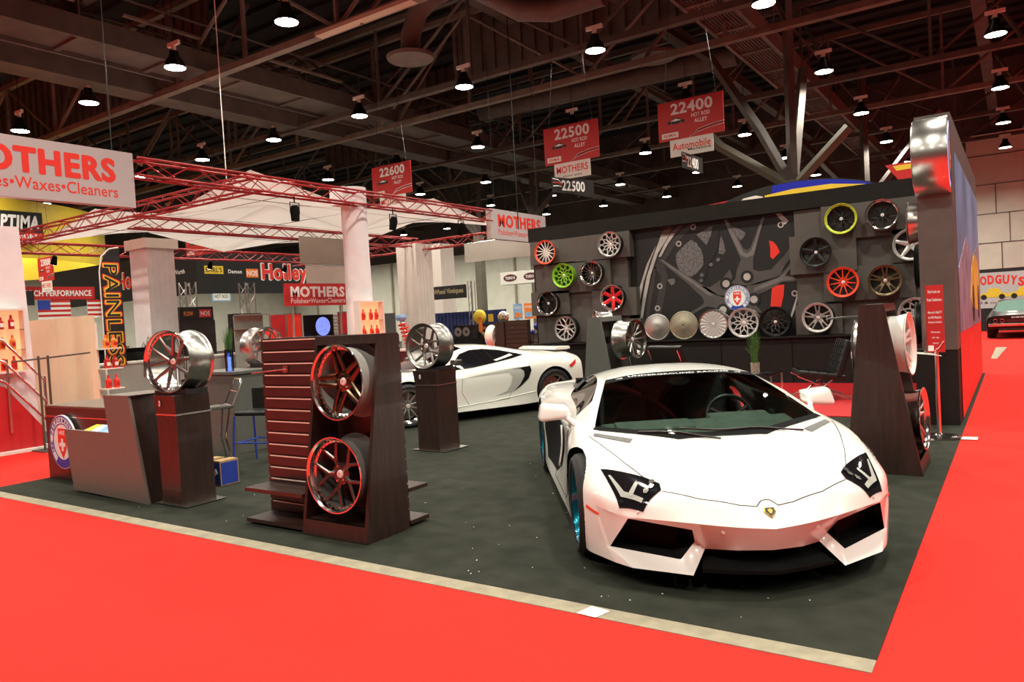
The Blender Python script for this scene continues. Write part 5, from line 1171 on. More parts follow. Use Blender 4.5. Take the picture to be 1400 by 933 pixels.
# left column
t = thing('fabric_column', 'pale fabric column with a lit niche of bottles at the far left edge', 'column', (-12.35, 1.42, 0))
b = B(); b.add([(-.45,-.62,0),(.35,-.62,0),(.35,.56,0),(-.45,.56,0),(-.45,-.62,3.38),(.35,-.62,3.38),(.35,.46,3.40),(-.45,.46,3.40)], [(0,3,2,1),(4,5,6,7),(0,1,5,4),(1,2,6,5),(2,3,7,6),(3,0,4,7)]); b.build('fabric_sleeve', FABRIC, t)
niche(t, .36, -.30, .36, 1.22, 2.12, (1.54, 1.84))
for k, z in enumerate((1.23, 1.545, 1.845)):
    for i in range(4):
        bottle(-12.35+.44, 1.42-.2+.14*i, z, (LETRED, ORANGE, DEEPRED)[k], 'bottle in the far left lit niche, %s shelf from below, %s from the left' % (NAMES[k], NAMES[i]), h=.18+.03*(i % 2), r=.04)
# further columns
for x, y, h, w, l in ((-20.3, 8.85, 4.42, .42, 'square white fabric column rising under the left part of the canopy'), (-17.45, 17.1, 4.40, .44, 'square white fabric column at the far end of the red trusses'), (-22.0, 24, 5.2, .5, 'distant white fabric column near the black hanging banner')):
    b = B(); b.add([(-w,-w,0),(w,-w,0),(w,w,0),(-w,w,0),(-w*1.05,-w,h),(w*1.05,-w,h),(w*1.05,w,h),(-w*1.05,w,h)], [(0,3,2,1),(4,5,6,7),(0,1,5,4),(1,2,6,5),(2,3,7,6),(3,0,4,7)])
    o = tag(b.build('fabric_column', FABRIC if x == -20.3 else FABRICW, loc=(x, y, .01)), l, 'column')
    b = B(); b.box(-w*1.3, -w*1.2, h-.28, w*1.3, w*1.2, h); b.build('column_head', WHITE, o) if x == -20.3 else None
    b = B()
    for k in range(5): b.tube([(w+.002, -w+w*.4*k, 0), (w*1.05+.002, -w+w*.4*k, h)], .006, 4)
    b.build('fabric_fold', FABRIC if x == -20.3 else FABRICW, o)
# low wall, stairs
wl2 = tag(B().box(-15.4, 2.94, 0, -12.27, 3.04, 2.03).build('partition_wall', CREAM), 'cream partition panel behind the stairs at left', 'partition')
for x in (-14.6, -13.4): B().box(x, 2.935, 0, x+.01, 2.94, 2.03).build('panel_joint', FABRICW, wl2)
t = thing('staircase', 'red-sided staircase with silver rails at the far left edge', 'staircase', (-11.86, 1.93, 0))
b = B(); b.prism([(0, .03, 0), (0, -2.4, 0), (0, -2.4, 1.9), (0, -.45, .98), (0, .03, .32)], (-.05, 0, 0)); b.build('side_panel', DEEPRED, t)
b = B(); b.prism([(-1.2, .03, 0), (-1.2, -2.4, 0), (-1.2, -2.4, 1.9), (-1.2, -.45, .98), (-1.2, .03, .32)], (-.05, 0, 0)); b.build('side_panel', DEEPRED, t)
for i in range(6): B().box(-1.2, -.35*(i+1), 0, -.05, -.35*i, .17*(i+1)).build('step', WHITE, t)
for dz in (.0, .30, .62):
    B().tube([(.02, .08, .42+dz), (.02, -.45, 1.06+dz), (.02, -2.4, 2.0+dz)], .022, 8).build('handrail', BRUSHED, t)
for y, z in ((.08, .0), (-.42, .3), (-1.4, .8)): B().tube([(.02, y, z), (.02, y, z+1.1)], .022, 8).build('rail_post', BRUSHED, t)
b = B(); b.box(-1.3, -2.5, 0, .15, .14, .04); b.build('base_plate', WHITE, t)
t = thing('garment_rack', 'thin dark pole rack standing before the red staircase', 'rack', (-11.5, 1.80, 0))
for y in (0, .13): B().cyl((0, y, 0), (0, y, 1.42), .018, n=8).build('pole', STEEL, t)
B().tube([(0, -.35, 1.36), (0, .75, 1.42)], .014, 6).build('top_bar', STEEL, t); B().box(-.2, -.1, 0, .2, .25, .015).build('base_plate', STEEL, t)
# product shelves beside the partition
t = thing('product_shelf', 'narrow white shelf stack holding red bottles right of the partition', 'shelf', (-12.6, 3.25, 0))
for z in (.75, 1.1, 1.45): B().box(-.1, 0, z-.02, .12, .34, z).build('shelf_board', WHITE, t)
B().box(-.13, 0, 0, -.1, .04, 1.9).build('upright', WHITE, t)
for k, z in enumerate((.75, 1.1, 1.45)):
    for i in range(2): bottle(-12.58, 3.36+.14*i, z, (LETRED, DEEPRED, ORANGE)[k], 'bottle on the white shelf stack, %s board from below, %s from the left' % (NAMES[k], NAMES[i]), h=.24, r=.05, grp='bottles on the white shelf stack')
# grey cabinets
t = thing('cabinet_run', 'row of pale grey cabinets behind the angled counter', 'cabinet', (-15.3, 4.4, 0))
B().box(-.3, 0, 0, .3, 4.6, 1.06).build('body', mat('cabinet_grey', (.40,.39,.35), .5, noise=.05), t); B().box(-.33, -.02, 1.06, .33, 4.62, 1.10).build('worktop', WHITE, t)
for i in range(4):
    d = B().box(.30, .05+1.14*i, .06, .315, 1.12+1.14*i, 1.02).build('door', mat('cabinet_grey', (.40,.39,.35)), t); B().box(.316, .95+1.14*i, .75, .335, .99+1.14*i, .93).build('handle', BRUSHED, d)
# feather flag
t = thing('feather_flag', 'tall black feather flag with yellow vertical lettering', 'flag', (-14.9, 4.95, 0))
B().tube([(0, -.42, 1.1), (0, -.42, 3.0), (0, -.36, 3.3), (0, -.2, 3.46), (0, .0, 3.5)], .014, 6).build('pole', WHITE, t); B().tube([(0, -.42, 0), (0, -.42, 1.2)], .02, 6).build('stand', WHITE, t)
P = [(0, -.41, 1.06), (0, .02, 1.06), (0, .02, 3.49), (0, -.14, 3.45), (0, -.30, 3.33), (0, -.39, 3.1)]
fl = B(); fl.prism(P, (-.01, 0, 0)); fl = fl.build('flag_cloth', LETBLACK, t)
for s, m, bo, d in (('PAINLESS', LETRED, .075, .003), ('PAINLESS', YELLOW, .045, .005), ('PAINLESS', LETBLACK, .0, .007)):
    e = {.075: .10, .045: .05, .0: 0}[bo]
    text(s, 2.08+e, .28+e, m, fl, face_matrix((.002, -.19, 2.10), (1, 0, 0)) @ Matrix.Rotation(-pi/2, 4, 'Z'), bo, d)
# red lettered kiosk sign and kiosk
t = thing('kiosk', 'grey display kiosk with screen and red panels behind the slatwall rack', 'kiosk', (-14.2, 7.3, 0))
B().box(-.3, 0, 0, 0, 3.35, 1.40).build('body', mat('kiosk_grey', (.30,.29,.26), .5, noise=.05), t)
for y0, y1, m in ((.82, 1.24, DEEPRED), (1.30, 1.72, LETRED), (2.98, 3.3, DEEPRED)):
    f = B().box(-.02, y0-.03, 1.38, .0, y1+.03, 1.99).build('panel_frame', BRUSHED, t); B().box(.001, y0, 1.41, .008, y1, 1.96).build('panel', m, f)
f = B().box(-.06, 1.84, 1.36, .0, 2.78, 1.93).build('screen', BLKGLOSS, t)
flat(circle2(2.42, 1.63, .24), face_matrix((0, 0, 0), (1, 0, 0)), SCREENBL, f, 'screen_picture', .002)
b = B(); 
for i in range(6): b.box(-.02, 2.80, 1.40+.09*i, .0, 2.96, 1.47+.09*i)
b.build('louvre_panel', mat('louvre', (.42,.38,.32), .5, noise=.05), t)
b = B(); b.box(-.3, .0, 1.40, -.27, .8, 2.0); b.box(-.3, .0, 1.98, 0, .8, 2.0); b.box(-.3, .0, 1.66, 0, .8, 1.68); b.build('open_shelf', mat('kiosk_grey', (.30,.29,.26)), t)
rs = tag(B().box(-.03, 0, 0, .03, 2.06, .55).build('kiosk_sign', SIGNRED, loc=(-14.0, 8.41, 2.17)), 'red sign with white lettering above the kiosk screen', 'sign')
text('MOTHERS', 1.75, .27, LETWHITE, rs, face_matrix((.031, 1.03, .345), (1, 0, 0)), .055, .002); text('Polishes\u2022Waxes\u2022Cleaners', 1.75, .12, LETWHITE, rs, face_matrix((.031, 1.03, .125), (1, 0, 0)), .006, .002)
for y in (.25, 1.8): B().cyl((-.05, y, -2.17), (-.05, y, .1), .025, n=8).build('post', BRUSHED, rs)
# hanging fabric banners
for x, y0, y1, z0, z1, ax, l in ((-17, 11.5, 13.9, 3.55, 4.35, 'y', 'plain grey fabric banner hanging left of the round white column'), (-16.9, 11.6, 13.9, 2.95, 3.5, 'y', 'plain white lower banner beneath the grey fabric one'), (0, -15.06, -12.3, 3.55, 4.2, 'x', 'plain beige fabric banner hanging under the second lettered sign')):
    b = B()
    if ax == 'y': b.box(x-.01, y0, z0, x+.01, y1, z1)
    else: b.box(y0, 16.98, z0, y1, 17.0, z1)
    o = tag(b.build('fabric_banner', mat('banner_grey', (.40,.36,.31), .9, noise=.04) if z0 > 3.5 else WHITE), l, 'banner')
    b = B(); b.tube([(x, y0, z1), (x, y1, z1)] if ax == 'y' else [(y0, 16.99, z1), (y1, 16.99, z1)], .018, 6); b.build('hanging_rod', BRUSHED, o)
# stage lights
for i, (y, z, l) in enumerate(((7.2, 4.05, 'black stage light hanging below the truss left of the round column'), (10.2, 4.05, 'black stage light hanging right of the round column'), (12.9, 4.1, 'black stage light nearer the second lettered sign'))):
    t = thing('stage_light', l, 'stage light', (-12, y, z), 0, 'stage lights on the red truss')
    B().lathe([(-.16, .001), (-.16, .085), (.06, .10), (.16, .07), (.17, .001)], 18, Matrix.Rotation(-pi/2+.25*i, 4, 'Y')).build('lamp_housing', BLKMATT, t, smooth=True)
    B().tube([(0, -.12, 0), (0, -.12, .22), (0, .12, .22), (0, .12, 0)], .012, 6).build('yoke', BLKMATT, t); B().cyl((0, 0, .22), (0, 0, .36), .015, n=6).build('clamp', BLKMATT, t)
for x, y, z, l in ((-21.9, 6.9, 3.95, 'small white spotlight under the left end of the canopy'), (-22, 11.9, 3.95, 'small white spotlight above the black lettered canopy'), (-22, 15.0, 3.9, 'small white spotlight above the large red lettering')):
    t = thing('stage_light', l, 'stage light', (x, y, z)); B().lathe([(-.14, .001), (-.14, .09), (.1, .06), (.12, .001)], 14, Matrix.Rotation(-pi/2+.5, 4, 'Y')).build('lamp_housing', BLKMATT, t, smooth=True)
    B().lathe([(-.145, .001), (-.145, .08)], 14, Matrix.Rotation(-pi/2+.5, 4, 'Y')).build('lens', LAMP, t)
# black canopy with red lettering
BK = mat('black_fascia', (.010,.010,.010), .8, noise=.1)
t = thing('fascia_canopy', 'large black canopy fascia with red outlined lettering and sponsor logos', 'canopy', (-26, 14, 0))
B().box(-.06, 0, 3.2, 0, 9.5, 4.95).build('fascia', BK, t); B().box(-12, 0, 3.2, -.06, .06, 4.95).build('fascia', BK, t)
for (fc, o, s) in (((1,0,0), (.001, 4.25, 4.02), 1.), ((0,-1,0), (-4.65, -.001, 3.98), .95)):
    M_ = face_matrix(o, fc)
    text('Holley', 2.55*s, 1.0, LETWHITE, t, M_, .075, .004); text('Holley', 2.42*s, .90, LETRED, t, M_, .045, .010)
def logo(M_, w, h, bg, s, fg, par=t):
    f = flat([(-w/2, -h/2), (w/2, -h/2), (w/2, h/2), (-w/2, h/2)], M_, bg, par, 'sponsor_logo') if bg else par
    text(s, w*.86, h*.6, fg, f, M_, .02, .008)
FX = lambda y, z: face_matrix((.001, y, z), (1, 0, 0))
logo(FX(.75, 4.15), .85, .32, YELLOW, "EARL'S", LETBLACK); logo(FX(1.72, 4.1), .75, .26, None, 'Demon', LETWHITE); logo(FX(2.55, 4.05), .6, .36, ORANGE, 'NOS', LETWHITE)
logo(FX(6.3, 3.98), .75, .30, YELLOW, 'WEIAND', LETBLACK); logo(FX(7.35, 3.96), .7, .34, ORANGE, 'Flow', LETWHITE); logo(FX(8.5, 3.95), .9, .3, None, 'Wurth', LETWHITE)
FY = lambda x, z: face_matrix((x, -.001, z), (0, -1, 0))
logo(FY(-1.2, 4.15), .9, .3, None, 'Wurth', LETWHITE); logo(FY(-2.2, 4.0), .5, .3, YELLOW, 'HI', LETBLACK); logo(FY(-6.6, 3.95), .6, .36, ORANGE, 'FX', YELLOW)
truss('lattice_tower', 'silver lattice tower left under the black canopy', (-24.2, 12.4, 0), (-24.2, 12.4, 3.5), .4, TRUSSSIL, .45, .03)
truss('lattice_tower', 'silver lattice tower second from left under the black canopy', (-24.2, 14.9, 0), (-24.2, 14.9, 3.5), .4, TRUSSSIL, .45, .03)
# black product boards
def board(label, y, w, h, txts, x=-22):
    t = thing('product_board', label, 'display board', (x, y, 0))
    B().box(-.2, 0, 0, .0, w, h-.45).build('cabinet', mat('board_brown', (.03,.018,.018), .5, noise=.3, nscale=14), t)
    for i, (s, bg, fg, yc, ww) in enumerate(txts):
        hd = B().box(-.22, yc-ww/2, h-.45, .03, yc+ww/2, h).build('header', LETBLACK, t)
        f = flat([(-ww*.36, -.13), (ww*.36, -.13), (ww*.36, .13), (-ww*.36, .13)], face_matrix((.031, yc, h-.22), (1,0,0)), bg, hd, 'header_panel')
        text(s, ww*.55, .15, fg, f, face_matrix((.033, yc, h-.22), (1,0,0)), .03, .004)
    for k in range(5):
        B().box(.0, .04, .25+.33*k, .10, w-.04, .27+.33*k).build('board_shelf', BLKPL, t) if .25+.33*k < h-.5 else None
board('black product board with red and orange headers under the black canopy', 10.62, 1.30, 2.52, (('FLOW', LETBLACK, ORANGE, .32, .6), ('NOS', SIGNRED, LETWHITE, .93, .62)))
board('black product board with twin dark headers right of the red-headed one', 12.55, 1.25, 2.25, (('racer', LETBLACK, LETWHITE, .33, .6), ('FINISH', LETBLACK, LETRED, .93, .6)))
t = tag(B().box(-.02, 0, 0, .02, 1.1, .5).build('wall_sign', SKYBLUE, loc=(-34, 20.0, 3.3)), 'pale blue sign on the far wall below the black canopy', 'sign'); flat([(-.48, -.2), (.48, -.2), (.48, .2), (-.48, .2)], face_matrix((.021, .55, .25), (1,0,0)), PAPER, t, 'sign_face'); text('HOT ROD', .8, .2, LETBLACK, t, face_matrix((.025, .55, .25), (1,0,0)), .02, .004)
# yellow ring banner
t = thing('ring_banner', 'huge round yellow banner hanging at the far left', 'banner', (-39.5, 9.0, 5.05))
b = B(); b.lathe([(0, 7.6), (2.3, 7.6), (2.3, 7.55), (0, 7.55)], 64, Matrix.Rotation(-pi/2, 4, 'Y'), closed=True); b.build('banner_cloth', YELLOW, t, smooth=True, angle=60)
mo = thing('x', None, None) if False else None
sg = B().box(7.2, .10, .66, 7.66, 2.12, 1.80); sg = sg.build('name_panel', LETBLACK, t); flat([(-.97, -.16), (.97, -.16), (.97, .14), (-.97, .14)], face_matrix((7.665, 1.11, .84), (1,0,0)), LETRED, sg, 'name_strip')
text('OPTIMA', 1.8, .56, LETWHITE, sg, face_matrix((7.665, 1.11, 1.38), (1,0,0)), .05, .004, .1); text('BATTERIES', 1.6, .18, LETWHITE, sg, face_matrix((7.665, 1.11, .83), (1,0,0)), .03, .010)
for a in range(4): B().cyl((7.5*cos(a*1.57), 7.5*sin(a*1.57), 2.3), (6*cos(a*1.57), 6*sin(a*1.57), 4.2), .02, n=5).build('cable', BLKPL, t)
# numbered aisle banners
def aisle_banner(num, x0, x1, z0, z1, y, label, sub=None, subc=None, low=None):
    t = thing('aisle_banner', label, 'banner', ((x0+x1)/2, y, z0)); w = x1-x0; h = z1-z0
    p = B().box(-w/2, -.01, 0, w/2, .01, h).build('banner_panel', SIGNRED, t); M_ = lambda x, z: face_matrix((x, -.011, z), (0, -1, 0))
    text(num, w*.64, h*.29, LETWHITE, p, M_(0.04, h*.79), .03, .002)
    text('HOT ROD', w*.28, h*.10, LETWHITE, p, M_(w*.16, h*.55), .015, .002); text('ALLEY', w*.20, h*.10, LETWHITE, p, M_(w*.16, h*.40), .015, .002)
    car = [(-.20,.0),(-.19,.05),(-.10,.075),(-.06,.12),(.06,.12),(.12,.07),(.20,.05),(.20,.0),(.14,-.01),(.12,.03),(.08,-.01),(-.08,-.01),(-.12,.03),(-.15,-.01)]
    flat([(q*w/1.5, v*w/1.5) for q, v in car], M_(-w*.22, h*.42), LETBLACK, p, 'car_print', .002); flat([(q*.55*w/1.5, (v*.4+.05)*w/1.5) for q, v in car], M_(-w*.22, h*.42), LETWHITE, p, 'car_print', .006)
    f = flat([(-w*.13, -h*.07), (w*.13, -h*.07), (w*.13, h*.07), (-w*.13, h*.07)], M_(-w*.32, h*.13), PAPER, p, 'sponsor_patch'); text('SEMA', w*.2, h*.07, LETRED, f, M_(-w*.32, h*.13), .03, .005)
    for k in range(3):
        b = B(); b.tube([Vector((-.02*w+.04*k, -.014, .02+.01*k)), Vector((.12*w, -.014, h*(.11+.035*k))), Vector((.3*w, -.014, h*(.17+.035*k))), Vector((.5*w, -.014, h*(.20+.035*k)))], .007, 4); b.build('swoosh', (LETWHITE, LETBLACK, LETWHITE)[k], p)
    if sub:
        q = B().box(-w*.33, -.008, -h*.44, w*.33, .008, -.0).build('sponsor_panel', PAPER, t); text(sub, w*.58, h*.19, subc or LETRED, q, face_matrix((0, -.009, -h*.18), (0,-1,0)), .02, .002)
        text('show aisle', w*.35, h*.05, LETBLACK, q, face_matrix((0, -.009, -h*.36), (0,-1,0)), .01, .002) if sub == 'MOTHERS' else text('Magazine', w*.35, h*.08, LETBLACK, q, face_matrix((w*.12, -.009, -h*.31), (0,-1,0)), .02, .002)
    if low:
        a = low[0]; L_ = low[1]; q = B().box(-.008, -L_/2, -h*.86, .008, L_/2, -h*.46); q = q.build('number_panel', LETBLACK, t, rot=(0, 0, a)); text(num, L_*.55, h*.28, LETWHITE, q, face_matrix((.009, 0, -h*.66), (1,0,0)), .03, .002)
        for k in range(3): B().tube([(.012, -L_*.48, -h*(.5+.1*k)), (.012, -L_*.36, -h*(.52+.08*k)), (.012, -L_*.28, -h*(.6+.05*k))], .012, 4).build('swoosh', (LETWHITE, LETRED, LETWHITE)[k], q)
    for x in (-w*.4, w*.4): B().cyl((x, 0, h), (x*.5, 0, h+2.8), .006, n=5).build('cable', BLKPL, t)
aisle_banner('22500', -9.87, -8.23, 5.61, 6.59, 14, 'red hanging aisle banner numbered 22500 above a white sponsor panel', 'MOTHERS', low=(-.35, 1.45))
aisle_banner('22400', -6.59, -4.97, 5.66, 6.59, 14, 'large red hanging aisle banner with the highest placed number, 22400', 'Automobile', low=(-.05, 1.2))
aisle_banner('22600', -16.29, -14.65, 5.60, 6.57, 14, 'red hanging aisle banner behind the red truss, numbered 22600', 'MOTHERS')
aisle_banner('22800', -24.9, -23.2, 4.50, 5.45, 12.9, 'red hanging aisle banner numbered 22800 half behind the canopy')
aisle_banner('23000', -30.4, -29.2, 3.95, 4.85, 10.2, 'small far red hanging aisle banner numbered 23000 at left', 'MOTHERS')
t = tag(B().box(-.02, -.9, 0, .02, .9, .55).build('number_banner', LETBLACK, loc=(-30, 8.9, 3.05)), 'black hanging number banner below the small red one at left', 'banner'); text('23000', .9, .32, LETWHITE, t, face_matrix((.021, .1, .28), (1,0,0)), .03, .003)
# striped flags
for i, y in enumerate((11.2, 13.2)):
    t = tag(B().box(-.01, 0, 0, .01, 1.3, .8).build('striped_flag', PAPER, loc=(-33, y, 2.6)), 'small red and white striped flag far behind the feather flag, %s of two' % ('left', 'right')[i], 'flag')
    for k in range(4): B().box(.011, 0, .1+.2*k, .014, 1.3, .2+.2*k).build('stripe', SIGNRED, t)
    B().box(.012, .75 if i else 0, .4, .016, 1.3 if i else .5, .8).build('canton', BLUE, t)
t = tag(B().box(-.03, 0, 0, .03, 3.2, .55).build('header_sign', SIGNRED, loc=(-33.5, 10.6, 3.45)), 'long red header sign behind the feather flag', 'sign'); text('MARCH PERFORMANCE', 2.9, .26, LETWHITE, t, face_matrix((.031, 1.6, .27), (1,0,0)), .03, .003)
# booths seen between the columns
t = tag(B().box(0, 0, 0, 4.6, .06, 1.95).build('drape_line', NAVY, loc=(-21.9, 22.5, 0)), 'navy blue drape line behind the far exhibits', 'drape')
for k in range(23): B().tube([(.1+.2*k, -.02, 0), (.1+.2*k, -.02, 1.94)], .04, 6).build('drape_fold', NAVY, t)
t = thing('truss_goal', 'black sign with gold lettering held between two silver truss posts', 'sign frame', (-19.5, 21.6, 0))
for x in (-1.25, 1.15):
    bb = B()
    for a, c in ((-.1,-.1),(.1,-.1),(.1,.1),(-.1,.1)): bb.tube([(x+a, c, 0), (x+a, c, 3.2)], .018, 5)
    for k in range(9): bb.tube([(x-.1, -.1, .35*k), (x+.1, -.1, .35*k+.35)], .012, 4)
    bb.build('post', TRUSSSIL, t)
p = B().box(-.98, -.12, 2.52, .95, -.08, 3.08).build('sign_panel', LETBLACK, t); text('Wheel Vintiques', 1.6, .28, mat('gold_letter', (.45,.36,.2), .4, noise=.1), p, face_matrix((0, -.121, 2.82), (0,-1,0)), .01, .002)
t = tag(B().box(-1.05, -.1, 0, 1.05, .5, .55).build('banner_box', WHITE, loc=(-17.4, 24, 3.05)), 'white hanging box banner with dark oval logos near the wheel wall', 'banner')
for x in (-.52, .55): e = flat(circle2(0, 0, .36, 28, .16), face_matrix((x, -.101, .28), (0,-1,0)), mat('oval_maroon', (.10,.02,.02), .5, noise=.1), t, 'oval_logo'); text('TURN14', .5, .13, LETWHITE, e, face_matrix((x, -.103, .28), (0,-1,0)), .02, .004)
# wheel boxes with yellow gear
t = thing('product_table', 'dark table holding black wheel display boxes under the gold-lettered sign', 'table', (-14.0, 16.2, 0))
B().box(-1.0, -.3, 0, 1.35, .3, .98).build('table_body', WALLBASE, t)
for x0, x1, z in ((-.95, .05, 1.0), (.12, 1.25, 1.0)):
    c = B().box(x0, -.2, .98, x1, .2, 1.42).build('display_box', LETBLACK, t)
    for k in range(2 if x0 < 0 else 3):
        b = B(); b.lathe([(0, .05), (.0, .13), (-.03, .15), (-.03, .05)], 20, Matrix.Translation((x0+.2+.34*k, -.2, 1.2)) @ Matrix.Rotation(-pi/2, 4, 'Z') @ Matrix.Rotation(pi, 4, 'Z')); b.build('small_rim', SILVER, c)
o = B().lathe([(0, .02), (0, .12), (.04, .20), (.12, .24), (.16, .24), (.16, .02)], 24, Matrix.Rotation(-pi/2, 4, 'Z') @ Matrix.Rotation(pi, 4, 'Z')).build('bellhousing', YELLOW, loc=(-14.05, 16.15, 1.67), smooth=True); tag(o, 'yellow bell-shaped housing on top of the wheel display boxes', 'machine part')
o = B().lathe([(0, .02), (0, .10), (.05, .18), (.14, .2), (.16, .02)], 20, Matrix.Rotation(-pi/2, 4, 'Z') @ Matrix.Rotation(pi, 4, 'Z')).build('engine_part', CHROME, loc=(-13.1, 16.15, 1.62), smooth=True); tag(o, 'chrome engine part beside the yellow card on the display boxes', 'machine part')
for x, z, c, w, h, l in ((-13.72, 1.18, ORANGE, .13, .48, 'tall orange card hanging on the display boxes'), (-13.52, 1.0, YELLOW, .16, .18, 'small yellow card at the foot of the display boxes'), (-13.30, 1.5, YELLOW, .18, .24, 'yellow card beside the chrome engine part')):
    tag(B().box(-w/2, -.01, 0, w/2, .01, h).build('price_card', c, loc=(x, 15.85, z)), l, 'card')
t = thing('exhibit_chair', 'dark draped chair in front of the wheel display boxes', 'chair', (-11.9, 14.6, 0))
B().box(-.3, -.3, .3, .3, .3, .5).build('seat', BLKMATT, t, bevel=.05); b = B(); b.prism([(-.3, .2, .45), (.3, .2, .45), (.22, .35, 1.25), (-.1, .35, 1.3)], (0, .1, 0)); b.build('backrest', BLKMATT, t, bevel=.03)
for sx in (-1, 1): B().box(sx*.28-.03, -.28, 0, sx*.28+.03, .28, .3).build('leg', BLKMATT, t)
# posters and chrome engine
for i, (x, c1, c2, s) in enumerate(((-12.75, SKYBLUE, ORANGE, 'GEARS'), (-12.33, ORANGE, SKYBLUE, 'POWER'), (-11.98, ORANGE, YELLOW, 'RACE'), (-11.62, BLUE, ORANGE, 'SPEED'))):
    t = tag(B().box(-.17, -.01, 0, .17, .01, .5).build('poster', c1, loc=(x, 16.6, 1.52)), 'small colourful poster left of the wheel wall, %s from the left' % NAMES[i], 'poster', 'posters left of the wheel wall')
    flat([(-.13, .06), (.13, .06), (.10, .2), (-.1, .24)], face_matrix((0, -.011, 0), (0,-1,0)), c2, t, 'poster_picture'); text(s, .26, .08, LETWHITE, t, face_matrix((0, -.012, .38), (0,-1,0)), .02, .003)
    B().box(-.01, .01, -1.52, .01, .03, .4).build('poster_post', STEEL, t)
t = thing('engine_display', 'shiny engine on a dark stand at the left end of the wheel wall', 'engine', (-10.2, 13.2, 0))
B().box(-.35, -.3, 0, .45, .3, .80).build('stand', BLKPL, t); bb = B(); rr = random.Random(21)
bb.box(-.2, -.15, .80, .25, .15, 1.15)
bb.build('engine_block', GUN, t, bevel=.02)
for k in range(14):
    x, z = rr.uniform(-.3, .4), rr.uniform(.85, 1.5); B().lathe([(0,.001),(0,rr.uniform(.04,.1)),(.05,.05),(.12,.02)], 12, Matrix.Translation((x, -.2, z)) @ Matrix.Rotation(-pi/2, 4, 'Z')).build('pulley', (CHROME, GUN, BLUE, SILVER)[k % 4], t, smooth=True)
t = thing('side_table', 'white-topped red side table left of the wheel wall end', 'table', (-9.75, 13.9, 0)); B().box(-.3, -.25, .86, .5, .25, .92).build('table_top', WHITE, t); B().box(-.25, -.2, 0, .45, .2, .86).build('table_body', mat('pink_base', (.6,.25,.2), .6, noise=.05), t)
# coil-over statue
t = thing('coilover_display', 'red and white coil-over shock absorber with blue top near the lone pedestal wheel', 'shock absorber', (-12.05, 10.5, 0))
B().box(-.45, -.3, 0, .35, .3, .92).build('table_body', mat('maroon_table', (.09,.012,.012), .5, noise=.1), t); B().box(-.48, -.33, .92, .38, .33, .96).build('table_top', WHITE, t)
a0 = Vector((.12, 0, .97)); a1 = Vector((-.16, 0, 1.70)); B().tube([a0, a1], .05, 12).build('damper_body', CHROME, t, smooth=True)
d = (a1-a0); pts = []
for k in range(70):
    f = k/69; an = f*2*pi*6; pts.append(a0+d*(.1+.75*f)+Vector((cos(an)*.11, sin(an)*.11, 0)))
B().tube(pts, .022, 8).build('coil_spring', LETRED, t, smooth=True)
B().lathe([(0,.001),(0,.1),(.08,.15),(.14,.14),(.16,.001)], 20, Matrix.Translation(a1-Vector((0,0,.03))) @ Matrix.Rotation(-pi/2, 4, 'Y')).build('top_mount', SKYBLUE, t, smooth=True)
# grey cabinet behind the round column
t = tag(B().box(-.6, -.4, 0, .6, .4, 1.95).build('equipment_cabinet', mat('equip_grey', (.16,.17,.16), .5, noise=.1), loc=(-17.2, 14.6, .01)), 'tall grey equipment cabinet right of the round white column', 'cabinet'); B().box(-.2, -.42, 1.2, .15, -.405, 1.6).build('hatch', LETBLACK, t)
# clutter tables at left
t = thing('draped_table', 'white draped table with glassware behind the grey cabinets', 'table', (-19.5, 7.3, 0)); B().box(-.5, -.9, 0, .5, .9, 1.3).build('tablecloth', WHITE, t, bevel=.02)
rr = random.Random(4)
for i in range(9):
    h = rr.uniform(.12, .35); o = B().lathe([(0,.001),(0,.05),(h*.6,.05),(h*.8,.02),(h,.025),(h,.001)], 10, Matrix.Rotation(-pi/2, 4, 'Y')).build('decanter', (CHROME, glassmat('clear_glass', (.85,.88,.88)), SILVER)[i % 3], loc=(-19.5+rr.uniform(-.3,.3), 6.55+i*.18, 1.31), smooth=True)
    tag(o, 'glass or chrome container on the white draped table, %s from the left' % NAMES[i], 'container', 'containers on the draped table')
t = thing('product_cabinet', 'black product cabinet with red sign cards behind the feather flag', 'cabinet', (-18.0, 5.4, 0)); B().box(-.3, -.6, 0, .3, 1.9, 1.35).build('body', BLKMATT, t)
for y in (-.4, .35, 1.1): B().box(.301, y, .7, .31, y+.55, 1.25).build('door', WALLBASE, t)
for i, (y, m, l) in enumerate(((5.25, SIGNRED, 'red sign card on the black product cabinet'), (5.05, ORANGE, 'orange sign card left of the red one on the black cabinet'))): tag(B().box(-.01, -.16, 0, .01, .16, .24).build('sign_card', m, loc=(-17.85, y+.45*(1-i), 1.36)), l, 'card')
# behind the wheel wall
t = thing('arch_sign', 'blue and yellow arched sign peeking over the wheel wall', 'sign', (-4.1, 18.2, 0))
def arc(x0, x1, zt, zb, n=18): return [(x0+(x1-x0)*i/n, 0, zb+(zt-zb)*sin(pi*min(1, (i/n)*.95+.05))**.6) for i in range(n+1)]
b = B(); b.prism([(-2.5, 0, 3.6)] + arc(-2.4, 2.0, 4.92, 4.35) + [(2.1, 0, 3.6)], (0, .15, 0)); b.build('sign_board', LETBLACK, t)
b = B(); b.prism([(-1.1, -.012, 3.7)] + [(x, -.012, z-.03) for x, y, z in arc(-2.4, 2.0, 4.92, 4.35) if x > -1.15] + [(1.95, -.012, 3.7)], (0, .01, 0)); b.build('blue_field', mat('blue_bright', (.01,.02,.42), .4, noise=.05), t)
b = B(); b.prism([(-1.15, -.03, 3.7), (-1.15, -.03, 4.62), (-.4, -.03, 4.70), (.6, -.03, 4.70), (1.6, -.03, 4.55), (1.7, -.03, 3.7)], (0, .01, 0)); b.build('yellow_field', YELLOW, t)
